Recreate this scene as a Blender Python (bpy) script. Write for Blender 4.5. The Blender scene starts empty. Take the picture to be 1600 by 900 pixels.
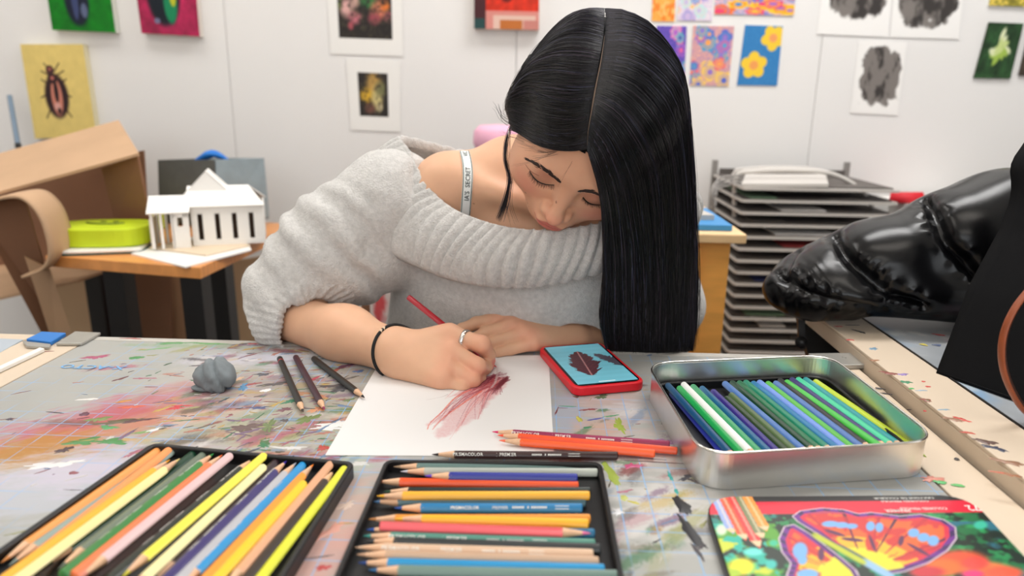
import bpy, bmesh, math, random
import numpy as np
from mathutils import Vector, Matrix
from mathutils.bvhtree import BVHTree
random.seed(7); RNG = np.random.default_rng(7)
S = bpy.context.scene
COL = S.collection
ZT = 0.75                                   # height of the table top above the floor

# ---------------------------------------------------------------- camera
CF = 1108.139
_h, _pit, _rol, _yaw = .328065, .261218, .0141720, -.0377112
_cp, _sp, _cy, _sy = math.cos(_pit), math.sin(_pit), math.cos(_yaw), math.sin(_yaw)
FW = np.array([_cp*_sy, _cp*_cy, -_sp]); _r0 = np.array([_cy, -_sy, 0.]); _u0 = np.cross(_r0, FW)
RT = math.cos(_rol)*_r0 + math.sin(_rol)*_u0; UP = -math.sin(_rol)*_r0 + math.cos(_rol)*_u0
CAM = np.array([0, 0, ZT+_h])
cd = bpy.data.cameras.new('camera'); cam = bpy.data.objects.new('camera', cd); COL.objects.link(cam)
cd.sensor_width = 36; cd.lens = 36*CF/1600; cd.clip_start = .02
cam.matrix_world = Matrix(((RT[0], UP[0], -FW[0], CAM[0]), (RT[1], UP[1], -FW[1], CAM[1]), (RT[2], UP[2], -FW[2], CAM[2]), (0, 0, 0, 1)))
cd.dof.use_dof = True; cd.dof.focus_distance = .80; cd.dof.aperture_fstop = 3.6
S.camera = cam
# ---------------------------------------------------------------- world, lights, exposure
w = bpy.data.worlds.new('world'); S.world = w; w.use_nodes = True
w.node_tree.nodes['Background'].inputs[0].default_value = (.9, .95, 1, 1)
w.node_tree.nodes['Background'].inputs[1].default_value = .6
def area(name, loc, rot, sx, sy, power, col):
    l = bpy.data.lights.new(name, 'AREA'); l.shape = 'RECTANGLE'; l.size = sx; l.size_y = sy; l.energy = power; l.color = col
    o = bpy.data.objects.new(name, l); COL.objects.link(o); o.location = loc; o.rotation_euler = rot; return o
LPW = [2.5, 1.5, 10, 29, 2.5]
LAMPS = [(-1.3, .2), (.5, .2), (-1.3, 1.45), (.7, 1.45), (-.4, -1.4)]
for i, (x, y) in enumerate(LAMPS):
    area('ceiling_lamp_light', (x, y, 2.66), (0, 0, 0), 1.15, .5, LPW[i], (.985, .99, 1))
area('window_and_fill_light', (2.7, -.15, 1.65), (0, math.radians(90), 0), 1.35, 1.5, 11, (.93, .97, 1))
area('window_and_fill_light', (-.2, -2.0, 1.75), (math.radians(90), 0, 0), 2.4, 1.3, 33, (.95, .975, 1))  # frontal fill added behind the camera, set at a made-up window
S.view_settings.view_transform = 'Standard'; S.view_settings.look = 'None'
S.view_settings.exposure = -.33; S.view_settings.gamma = 1; S.view_settings.use_curve_mapping = False
S.cycles.max_bounces = 6; S.cycles.diffuse_bounces = 4; S.cycles.use_denoising = True
S.cycles.caustics_reflective = False; S.cycles.caustics_refractive = False
S.cycles.sample_clamp_indirect = 6

# ---------------------------------------------------------------- helpers
def P(px, py, z=0.):                       # a pixel of the photograph on the plane z above the table top
    d = FW*CF + RT*(px-800) - UP*(py-450); t = (z+ZT-CAM[2])/d[2]; return CAM + d*t
def V(px, py, Y):                          # a pixel at depth Y
    d = FW*CF + RT*(px-800) - UP*(py-450); return CAM + d*(Y/d[1])
def Vs(l): return np.array([V(*q) for q in l])
def lin(c):
    c = np.asarray(c, float)/255.; return np.where(c <= .04045, c/12.92, ((c+.055)/1.055)**2.4)
def nrm(v): v = np.asarray(v, float); return v/np.linalg.norm(v)

def vnoise(p, s=0):                         # value noise, p (n,2) or (n,3)
    p = np.asarray(p, float); i = np.floor(p).astype(np.int64); f = p-i; f = f*f*(3-2*f); D = p.shape[1]; out = 0
    for c in range(2**D):
        o = [(c >> k) & 1 for k in range(D)]; hsh = np.full(len(p), 374761393*(s+1), np.int64); wt = 1.
        for k in range(D):
            hsh = (hsh ^ ((i[:, k]+o[k])*[668265263, 2147483647, 1274126177][k])) * 1103515245 & 0x7fffffffffff
            wt = wt*(f[:, k] if o[k] else 1-f[:, k])
        hsh = (hsh ^ (hsh >> 15))*2246822519 & 0x7fffffffffff; hsh = hsh ^ (hsh >> 13)
        out = out + wt*((hsh & 0xffff)/65535.)
    return out
def fbm(p, s=0, o=4):
    a = .5; t = 0; n = 0; p = np.asarray(p, float)
    for k in range(o): t = t+a*vnoise(p*2**k+17.3*k, s+k); n += a; a *= .5
    return t/n
def sstep(a, b, x): t = np.clip((x-a)/(b-a), 0, 1); return t*t*(3-2*t)

MATS = {}
def mat(name, col, rough=.5, metal=0, spec=.5, bump=0, bscale=200, noise=0, nscale=20, attr=None, sss=0, sheen=0, coat=0, emit=0, aniso=0, detail=4, stretch=None, bdist=.001):
    if name in MATS: return MATS[name]
    m = bpy.data.materials.new(name); m.use_nodes = True; nt = m.node_tree; b = nt.nodes['Principled BSDF']; L = nt.links
    c = (*lin(col), 1); b.inputs['Base Color'].default_value = c
    b.inputs['Roughness'].default_value = rough; b.inputs['Metallic'].default_value = metal
    b.inputs['Specular IOR Level'].default_value = spec; b.inputs['Coat Weight'].default_value = coat; b.inputs['Coat Roughness'].default_value = .08
    b.inputs['Sheen Weight'].default_value = sheen; b.inputs['Sheen Roughness'].default_value = .4
    b.inputs['Anisotropic'].default_value = aniso
    if sss:
        b.inputs['Subsurface Weight'].default_value = sss; b.inputs['Subsurface Radius'].default_value = (1, .35, .18); b.inputs['Subsurface Scale'].default_value = .006
    tc = nt.nodes.new('ShaderNodeTexCoord'); src = tc.outputs['Object']
    if stretch:
        mp = nt.nodes.new('ShaderNodeMapping'); mp.inputs['Scale'].default_value = stretch; L.new(src, mp.inputs['Vector']); src = mp.outputs[0]
    base = None
    if attr:
        a = nt.nodes.new('ShaderNodeAttribute'); a.attribute_name = attr; base = a.outputs['Color']
    if noise:
        n = nt.nodes.new('ShaderNodeTexNoise'); n.inputs['Scale'].default_value = nscale; n.inputs['Detail'].default_value = detail; L.new(src, n.inputs['Vector'])
        mr = nt.nodes.new('ShaderNodeMapRange'); mr.inputs['From Min'].default_value = .3; mr.inputs['From Max'].default_value = .7
        mr.inputs['To Min'].default_value = 1-noise; mr.inputs['To Max'].default_value = 1+noise; L.new(n.outputs[0], mr.inputs[0])
        mx = nt.nodes.new('ShaderNodeVectorMath'); mx.operation = 'SCALE'; mx.inputs[0].default_value = c[:3]
        if base: L.new(base, mx.inputs[0])
        L.new(mr.outputs[0], mx.inputs['Scale']); base = mx.outputs[0]
    if base: L.new(base, b.inputs['Base Color'])
    if bump:
        n = nt.nodes.new('ShaderNodeTexNoise'); n.inputs['Scale'].default_value = bscale; n.inputs['Detail'].default_value = 3; L.new(src, n.inputs['Vector'])
        bp = nt.nodes.new('ShaderNodeBump'); bp.inputs['Strength'].default_value = bump; bp.inputs['Distance'].default_value = bdist
        L.new(n.outputs[0], bp.inputs['Height']); L.new(bp.outputs[0], b.inputs['Normal'])
    if emit: b.inputs['Emission Color'].default_value = c; b.inputs['Emission Strength'].default_value = emit
    MATS[name] = m; return m

def npmesh(name, v, f, smooth=True, col=None):
    """v (n,3), f (m,3|4) array or list of lists -> mesh"""
    me = bpy.data.meshes.new(name); v = np.asarray(v, np.float32)
    if isinstance(f, np.ndarray):
        k = f.shape[1]; me.vertices.add(len(v)); me.vertices.foreach_set('co', v.ravel())
        me.loops.add(f.size); me.loops.foreach_set('vertex_index', f.astype(np.int32).ravel())
        me.polygons.add(len(f)); me.polygons.foreach_set('loop_start', np.arange(0, f.size, k, dtype=np.int32))
        me.update(calc_edges=True)
    else:
        me.from_pydata([tuple(map(float, q)) for q in v], [], [tuple(map(int, q)) for q in f]); me.update()
    if smooth: me.polygons.foreach_set('use_smooth', np.ones(len(me.polygons), bool))
    if col is not None:
        a = me.color_attributes.new('col', 'FLOAT_COLOR', 'POINT'); c = np.ones((len(v), 4), np.float32); c[:, :3] = lin(col); a.data.foreach_set('color', c.ravel())
    return me
WL = {}                                     # world location of every parent (no rotations on world-space parents)
def obj(name, me, m=None, parent=None, local=False):
    if hasattr(me, 'v'): me = me.mesh(name)
    o = bpy.data.objects.new(name, me); COL.objects.link(o)
    if m is not None:
        if len(me.materials) == 0: me.materials.append(m)
        if me.materials[0] is not m: o.material_slots[0].link = 'OBJECT'; o.material_slots[0].material = m
    if parent is not None:
        o.parent = parent
        if not local and parent.name in WL: o.matrix_parent_inverse = Matrix.Translation(-Vector(WL[parent.name]))
    return o
def tag(o, label=None, cat=None, group=None, kind=None):
    if label: o['label'] = label
    if cat: o['category'] = cat
    if group: o['group'] = group
    if kind: o['kind'] = kind
    return o
def thing(name, label, cat, loc=(0, 0, 0), group=None, rot=None):
    o = bpy.data.objects.new(name, None); o.empty_display_size = .02; COL.objects.link(o); o.location = tuple(map(float, loc))
    if rot is not None: o.rotation_euler = rot
    else: WL[o.name] = tuple(map(float, loc))
    return tag(o, label, cat, group)
def struct(name, me, m): return tag(obj(name, me, m), kind='structure')

class G:                                    # geometry collector
    def __init__(s): s.v = []; s.f = []
    def add(s, v, f):
        n = len(s.v); s.v += [tuple(map(float, q)) for q in v]; s.f += [tuple(int(i)+n for i in q) for q in f]; return s
    def box(s, c, d, R=None):
        c = np.array(c, float); d = np.array(d, float)/2
        q = np.array([(x, y, z) for x in (-1, 1) for y in (-1, 1) for z in (-1, 1)])*d
        if R is not None: q = q@np.array(R).T
        return s.add(q+c, [(0, 1, 3, 2), (4, 6, 7, 5), (0, 4, 5, 1), (2, 3, 7, 6), (0, 2, 6, 4), (1, 5, 7, 3)])
    def hexa(s, q):                         # 8 corners: bottom ring 4, top ring 4
        return s.add(q, [(3, 2, 1, 0), (4, 5, 6, 7), (0, 1, 5, 4), (1, 2, 6, 5), (2, 3, 7, 6), (3, 0, 4, 7)])
    def prism(s, pts, z0, z1):              # outline (x,y) ccw extruded in z
        n = len(pts); v = [(x, y, z0) for x, y in pts]+[(x, y, z1) for x, y in pts]
        return s.add(v, [tuple(range(n-1, -1, -1)), tuple(range(n, 2*n))]+[(i, (i+1) % n, n+(i+1) % n, n+i) for i in range(n)])
    def sheet(s, q, th):                    # quad of 4 points with thickness
        q = np.array(q, float); n = nrm(np.cross(q[1]-q[0], q[3]-q[0]))*th/2
        return s.hexa(np.vstack([q-n, q+n]))
    def tube(s, pts, r, n=8, cap=True, flat=1., up=None):
        pts = np.array(pts, float); m = len(pts); r = np.broadcast_to(np.asarray(r, float), (m,))
        T = np.gradient(pts, axis=0); T /= np.linalg.norm(T, axis=1)[:, None]+1e-12
        a = np.array([0, 0, 1.]) if up is None else np.array(up, float)
        if abs(T[0]@a) > .9: a = np.array([1., 0, 0])
        U = []; u = nrm(np.cross(T[0], a))
        for t in T: u = u-t*(u@t); u = u/np.linalg.norm(u); U.append(u)
        U = np.array(U); W = np.cross(T, U); an = np.linspace(0, 2*np.pi, n, endpoint=False)
        v = (pts[:, None]+(np.cos(an)[None, :, None]*U[:, None]+flat*np.sin(an)[None, :, None]*W[:, None])*r[:, None, None]).reshape(-1, 3)
        f = [(i*n+j, i*n+(j+1) % n, (i+1)*n+(j+1) % n, (i+1)*n+j) for i in range(m-1) for j in range(n)]
        if cap: f += [tuple(range(n-1, -1, -1)), tuple((m-1)*n+j for j in range(n))]
        return s.add(v, f)
    def lathe(s, prof, c=(0, 0, 0), n=24):
        v = []; f = []
        for r, z in prof:
            for j in range(n): a = 2*math.pi*j/n; v.append((c[0]+r*math.cos(a), c[1]+r*math.sin(a), c[2]+z))
        for i in range(len(prof)-1):
            for j in range(n): f.append((i*n+j, i*n+(j+1) % n, (i+1)*n+(j+1) % n, (i+1)*n+j))
        return s.add(v, f)
    def mesh(s, name='m', smooth=False): return npmesh(name, s.v, s.f, smooth)
    def n(s, name='m'): return s.mesh(name, True)
def bevel(o, w, seg=2):
    b = o.modifiers.new('bevel', 'BEVEL'); b.width = w; b.segments = seg; b.limit_method = 'ANGLE'; b.angle_limit = math.radians(40); return o

def grid(fn, nu, nv, closed_u=False, closed_v=False):
    """fn(U,V)->(...,3) ; returns verts, quads"""
    u = np.linspace(0, 1, nu, endpoint=not closed_u); v = np.linspace(0, 1, nv, endpoint=not closed_v)
    Ug, Vg = np.meshgrid(u, v, indexing='ij'); p = fn(Ug.ravel(), Vg.ravel())
    I = np.arange(nu*nv).reshape(nu, nv)
    A = np.concatenate([I, I[:1]], 0) if closed_u else I
    A = np.concatenate([A, A[:, :1]], 1) if closed_v else A
    return p, np.stack([A[:-1, :-1], A[1:, :-1], A[1:, 1:], A[:-1, 1:]], -1).reshape(-1, 4), Ug.ravel(), Vg.ravel()
def crom(pts, t, closed=False):             # catmull-rom through pts, t in 0..1
    pts = np.asarray(pts, float); n = len(pts); t = np.asarray(t, float)
    m = n if closed else n-1; x = np.clip(t, 0, 1)*m
    if closed: x = np.mod(x, m)
    i = np.minimum(np.floor(x).astype(int), m-1); f = (x-i)
    ix = (lambda k: np.mod(i+k, n)) if closed else (lambda k: np.clip(i+k, 0, n-1))
    p0, p1, p2, p3 = pts[ix(-1)], pts[ix(0)], pts[ix(1)], pts[ix(2)]
    f = f.reshape(f.shape+(1,)*(p1.ndim-f.ndim))
    return .5*((2*p1)+(-p0+p2)*f+(2*p0-5*p1+4*p2-p3)*f**2+(-p0+3*p1-3*p2+p3)*f**3)
def resamp(pts, n):
    pts = np.asarray(pts, float); d = np.r_[0, np.cumsum(np.linalg.norm(np.diff(pts, axis=0), axis=1))]; d /= d[-1]
    t = np.linspace(0, 1, n); return np.stack([np.interp(t, d, pts[:, k]) for k in range(pts.shape[1])], 1)
def smooth_path(pts, n): return resamp(crom(pts, np.linspace(0, 1, 12*len(pts))), n)

_txt = {}
def text_mesh(s, size=1., bold=0.):          # lettering as flat mesh data, origin at left baseline
    k = (s, bold)
    if k not in _txt:
        c = bpy.data.curves.new('t', 'FONT'); c.body = s; c.size = 1; c.resolution_u = 2; c.offset = bold
        o = bpy.data.objects.new('t', c); COL.objects.link(o); dg = bpy.context.evaluated_depsgraph_get(); dg.update()
        me = o.evaluated_get(dg).to_mesh(); v = np.array([q.co[:] for q in me.vertices]); f = [tuple(p.vertices) for p in me.polygons]
        o.evaluated_get(dg).to_mesh_clear(); bpy.data.objects.remove(o); bpy.data.curves.remove(c); _txt[k] = (v, f)
    v, f = _txt[k]; return v*size, f
def text_on(s, org, xd, yd, size, off=.0002, squeeze=1., bold=0.):
    v, f = text_mesh(s, size, bold); xd = nrm(xd); yd = nrm(yd); n = np.cross(xd, yd)
    return np.array(org)+v[:, :1]*xd*squeeze+v[:, 1:2]*yd+n*off, f

def painted(name, corners, th, colfn, nu, nv, label, cat, rough=.6, group=None, edge=(235, 232, 225), mat_=None, bend=0, part_name='picture'):
    """flat sheet or canvas: corners TL,TR,BR,BL (world). its front carries a painted colour (u right, v down)"""
    TL, TR, BR, BL = [np.array(c, float) for c in corners]
    n = nrm(np.cross(BL-TL, TR-TL))
    t = thing(name, label, cat, (TL+TR+BR+BL)/4, group)
    gb = G(); gb.hexa([BL, BR, TR, TL]+[BL+n*th, BR+n*th, TR+n*th, TL+n*th]) if False else gb.hexa([TL, TR, BR, BL, TL+n*th, TR+n*th, BR+n*th, BL+n*th])
    obj('backing', gb.mesh(), mat('edge_%d_%d_%d' % tuple(edge), edge, .7), t)
    def fn(u, v):
        p = (TL*(1-u[:, None])+TR*u[:, None])*(1-v[:, None])+(BL*(1-u[:, None])+BR*u[:, None])*v[:, None]
        return p+n*(th+.0006)
    p, f, u, v = grid(fn, nu, nv)
    obj(part_name, npmesh(part_name, p, f[:, ::-1], True, colfn(u, v)), mat_ or mat('print_face', (200, 200, 200), rough, attr='col', spec=.3), t)
    return t
# ================================================================ the room
WY = 2.10
M_wall = mat('painted_wall', (234, 232, 230), .75, noise=.012, nscale=3, bump=.15, bscale=60)
M_white = mat('white_trim', (235, 233, 228), .5)
wb = struct('wall_back', G().box((0, WY+.06, 1.4), (5.6, .1, 2.8)).mesh(), M_wall)
seams = [-2.8, V(366, 200, WY)[0], V(807, 60, WY)[0], V(1274, 150, WY)[0], 1.95, 2.8]
for a, b in zip(seams[:-1], seams[1:]):
    bevel(obj('wall_panel', G().box(((a+b)/2, WY+.005, 1.4), (b-a-.0016, .012, 2.8)).mesh(), M_wall, wb), .0008, 1)
struct('wall_left', G().box((-2.85, 0, 1.4), (.1, 4.4, 2.8)).mesh(), M_wall)
struct('wall_front', G().box((-2.1, -2.15, 1.4), (1.4, .1, 2.8)).box((1.9, -2.15, 1.4), (1.8, .1, 2.8)).box((-.2, -2.15, .5), (2.4, .1, 1)).box((-.2, -2.15, 2.65), (2.4, .1, .3)).mesh(), M_wall)
wr = struct('wall_right', G().box((2.85, -1.6, 1.4), (.1, 1.2, 2.8)).box((2.85, 1.45, 1.4), (.1, 1.5, 2.8)).box((2.85, -.15, .45), (.1, 1.7, .9)).box((2.85, -.15, 2.6), (.1, 1.7, .4)).mesh(), M_wall)
wf = struct('window_1', G().box((2.84, -.15, .92), (.12, 1.7, .05)).box((2.84, -.15, 2.38), (.12, 1.7, .05)).box((2.84, -.97, 1.65), (.12, .05, 1.45)).box((2.84, .67, 1.65), (.12, .05, 1.45)).box((2.84, -.15, 1.65), (.08, .04, 1.45)).mesh(), M_white)
gm = mat('window_glass', (255, 255, 255), .02); gm.node_tree.nodes['Principled BSDF'].inputs['Transmission Weight'].default_value = 1
gm.node_tree.nodes['Principled BSDF'].inputs['IOR'].default_value = 1.05
for y in (-.55, .25): obj('pane', G().box((2.86, y, 1.65), (.005, .76, 1.4)).mesh(), gm, wf)
wf2 = struct('added_fill_window', G().box((-.2, -2.14, 1.02), (2.4, .12, .05)).box((-.2, -2.14, 2.48), (2.4, .12, .05)).box((-1.38, -2.14, 1.75), (.05, .12, 1.45)).box((.98, -2.14, 1.75), (.05, .12, 1.45)).box((-.2, -2.14, 1.75), (.04, .08, 1.45)).mesh(), M_white)  # unseen window added behind the camera to carry the frontal fill
for x in (-.79, .39): obj('pane', G().box((x, -2.15, 1.75), (1.13, .005, 1.42)).mesh(), gm, wf2)
struct('floor', G().box((0, 0, -.05), (5.8, 4.5, .1)).mesh(), mat('floor_concrete', (120, 112, 104), .6, noise=.15, nscale=6))
struct('ceiling', G().box((0, 0, 2.85), (5.8, 4.5, .1)).mesh(), mat('ceiling_paint', (235, 233, 228), .8))
M_diff = mat('lamp_diffuser', (255, 247, 235), .5, emit=4)
for i, (x, y) in enumerate(LAMPS):
    t = thing('ceiling_lamp', 'long white fluorescent ceiling lamp '+['left of the work table, near its front', 'above the right side of the work table', 'near the back wall, above the desk', 'near the back wall, above the drying rack', 'behind the camera, near the added fill window'][i], 'ceiling lamp', (x, y, 2.8), 'fluorescent ceiling lamps')
    obj('housing', G().box((x, y, 2.765), (1.24, .6, .07)).mesh(), M_white, t); obj('diffuser', G().box((x, y, 2.715), (1.16, .52, .03)).mesh(), M_diff, t)

# ================================================================ pictures on the wall
def W(px, py, d=.0): return V(px, py, WY-.002-d)
def ell(u, v, cx, cy, rx, ry, soft=.15, rot=0):
    c, s = math.cos(rot), math.sin(rot); x = (u-cx)*c+(v-cy)*s; y = -(u-cx)*s+(v-cy)*c
    return 1-sstep(1-soft, 1+soft, np.sqrt((x/rx)**2+(y/ry)**2))
def paint(base, layers):
    c = np.array(base, float)
    for m, col in layers: m = np.clip(m, 0, 1)[:, None]; c = c*(1-m)+np.array(col, float)*m
    return c
def full(u, c): return np.tile(np.array(c, float), (len(u), 1))
uv = lambda u, v, s=1., a=1.: np.stack([u*s, v*s*a], 1)

def f_green(u, v):
    n = fbm(uv(u, v, 9), 1)[:, None]; c = full(u, (10, 120, 25))*(.75+.5*n)
    return paint(c, [(ell(u, v, .45, .57, .19, .36), (18, 24, 45)), (ell(u, v, .42, .6, .05, .25), (60, 70, 110)), (ell(u, v, .55, .72, .05, .1), (90, 100, 130))])
def f_magenta(u, v):
    n = fbm(uv(u, v, 8), 2)[:, None]; c = full(u, (170, 35, 80))*(.7+.55*n)
    return paint(c, [(ell(u, v, .44, .48, .27, .40), (15, 25, 35)), (ell(u, v, .55, .58, .11, .27), (20, 130, 85)), (ell(u, v, .6, .5, .05, .12), (190, 190, 40)), (ell(u, v, .3, .82, .05, .04), (110, 110, 140)), (ell(u, v, .56, .2, .1, .14), (25, 60, 50))])
def f_beetle(u, v):
    c = full(u, (228, 203, 122))*(.96+.08*fbm(uv(u, v, 12), 3))[:, None]
    L = []
    for s in (-1, 1):
        for (x0, y0, x1, y1) in [(.09, .42, .20, .37), (.12, .52, .24, .56), (.1, .66, .2, .78), (.03, .28, .12, .2), (.05, .33, .18, .28)]:
            ax, ay, bx, by = .45+s*x0, y0, .45+s*x1, y1; t = np.clip(((u-ax)*(bx-ax)+(v-ay)*(by-ay))/((bx-ax)**2+(by-ay)**2), 0, 1)
            d = np.hypot(u-ax-t*(bx-ax), (v-ay-t*(by-ay))*1.35); L.append((1-sstep(.006, .014, d), (60, 35, 30)))
    L += [(ell(u, v, .46, .55, .185, .235), (45, 26, 30)), (ell(u, v, .46, .56, .09, .2), (205, 130, 110)), (ell(u, v, .46, .5, .035, .12), (40, 24, 28)), (ell(u, v, .45, .66, .05, .045), (215, 160, 150)),
          (ell(u, v, .47, .71, .03, .035), (50, 30, 32)), (ell(u, v, .43, .36, .075, .055), (50, 28, 30)), (ell(u, v, .43, .355, .03, .02), (190, 110, 100)), (ell(u, v, .41, .27, .065, .05), (70, 40, 42)), (ell(u, v, .41, .26, .03, .015), (170, 100, 90))]
    return paint(c, L)
def f_print(mx0, my0, mx1, my1, blobs, seed, dark=(38, 34, 32)):
    def f(u, v):
        c = full(u, (240, 238, 234)); ins = ((u > mx0) & (u < mx1) & (v > my0) & (v < my1)).astype(float)
        n = fbm(uv(u, v, 22), seed, 4); c = paint(c, [(ins, dark)])
        for (x, y, rx, ry, col) in blobs: c = paint(c, [(ins*ell(u, v, x, y, rx, ry, .6)*sstep(.3, .6, n+.08), col)])
        m = ins*sstep(.55, .75, fbm(uv(u, v, 40), seed+5, 3)); return paint(c, [(m*.35, (120, 110, 80))])
    return f
def f_red(u, v):
    n = fbm(uv(u, v, 14), 8)[:, None]; c = full(u, (215, 50, 25))*(.8+.35*n)
    return paint(c, [((u < .18)*1., (70, 30, 35)), ((u < .16)*(v > .86)*1., (35, 70, 70)), (ell(u, v, .5, .55, .1, .1), (110, 25, 20)), ((v > .76)*(u > .18)*1., (215, 140, 130)), ((v > .82)*(u > .3)*(u < .95)*1., (225, 190, 175)), ((v > .87)*(u > .4)*(u < .75)*1., (190, 110, 50)), ((v > .88)*(u > .76)*1., (200, 130, 120))])
def petals(u, v, cx, cy, r, k, asp, col, cc, ph=0.):
    x = (u-cx); y = (v-cy)*asp; a = np.arctan2(y, x)+ph; d = np.hypot(x, y); rr = r*(.72+.28*np.abs(np.cos(a*k/2)))
    return [(1-sstep(rr-.012, rr+.012, d), col), (1-sstep(r*.3, r*.36, d), cc)]
def f_daff(u, v):
    n = fbm(uv(u, v, 5, 1.4), 11); st = .5+.5*np.sin(n*70); c = full(u, (45, 120, 185))*(1-.22*st)[:, None]+np.array((120, 190, 225))*(.22*st)[:, None]
    return paint(c, petals(u, v, .36, .66, .34, 5, 1.45, (245, 205, 60), (240, 160, 90), .4)+petals(u, v, .78, .2, .32, 5, 1.45, (245, 205, 60), (240, 160, 100), .9))
def f_mandala(seed, pal, bg):
    r = np.random.default_rng(seed); C = [(r.random(), r.random(), r.uniform(.07, .24), r.integers(len(pal)), r.integers(len(pal)), r.integers(4, 8)) for _ in range(22)]
    def f(u, v):
        c = full(u, bg); n = fbm(uv(u, v, 5, 1.4), seed); c = paint(c, [(.6*sstep(.2, .8, .5+.5*np.sin(n*60)), pal[0])])
        for (x, y, rad, a, b, k) in C:
            c = paint(c, petals(u, v, x, y, rad, k, 1.4, pal[a], pal[b], x*6)); d = np.hypot(u-x, (v-y)*1.4)
            c = paint(c, [((np.abs(d-rad*.55) < .012)*.8, pal[(a+2) % len(pal)])])
        return c
    return f
def f_char(seed, cx, cy, rx, ry, lt=.0):
    def f(u, v):
        n = fbm(uv(u, v, 7, 1.3), seed, 5); m = fbm(uv(u, v, 10, .6), seed+9, 5); d = np.sqrt(((u-cx)/rx)**4+((v-cy)/ry)**4)**.5
        k = 1-sstep(.9, 1.02, d+(n-.5)*.55); g = sstep(.40, .62, m+lt)
        return paint(full(u, (244, 242, 239)), [(k, (58, 54, 52)), (k*g*.75, (150, 143, 138))])
    return f
def f_flower_green(u, v):
    n = fbm(uv(u, v, 7), 31); c = full(u, (38, 70, 38))*(.5+n)[:, None]; L = []
    r = np.random.default_rng(3)
    for i in range(16):
        a = r.random()*6.3; q = r.random()*.26; L.append((ell(u, v, .5+q*math.cos(a)*.8, .48+q*math.sin(a)*1.1, .13, .06, .4, a+.4), [(200, 215, 140), (225, 230, 190), (160, 190, 80)][i % 3]))
    return paint(c, L)
PAL1 = [(150, 120, 200), (245, 165, 90), (235, 110, 120), (95, 110, 200), (240, 200, 110), (90, 160, 200)]
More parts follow.
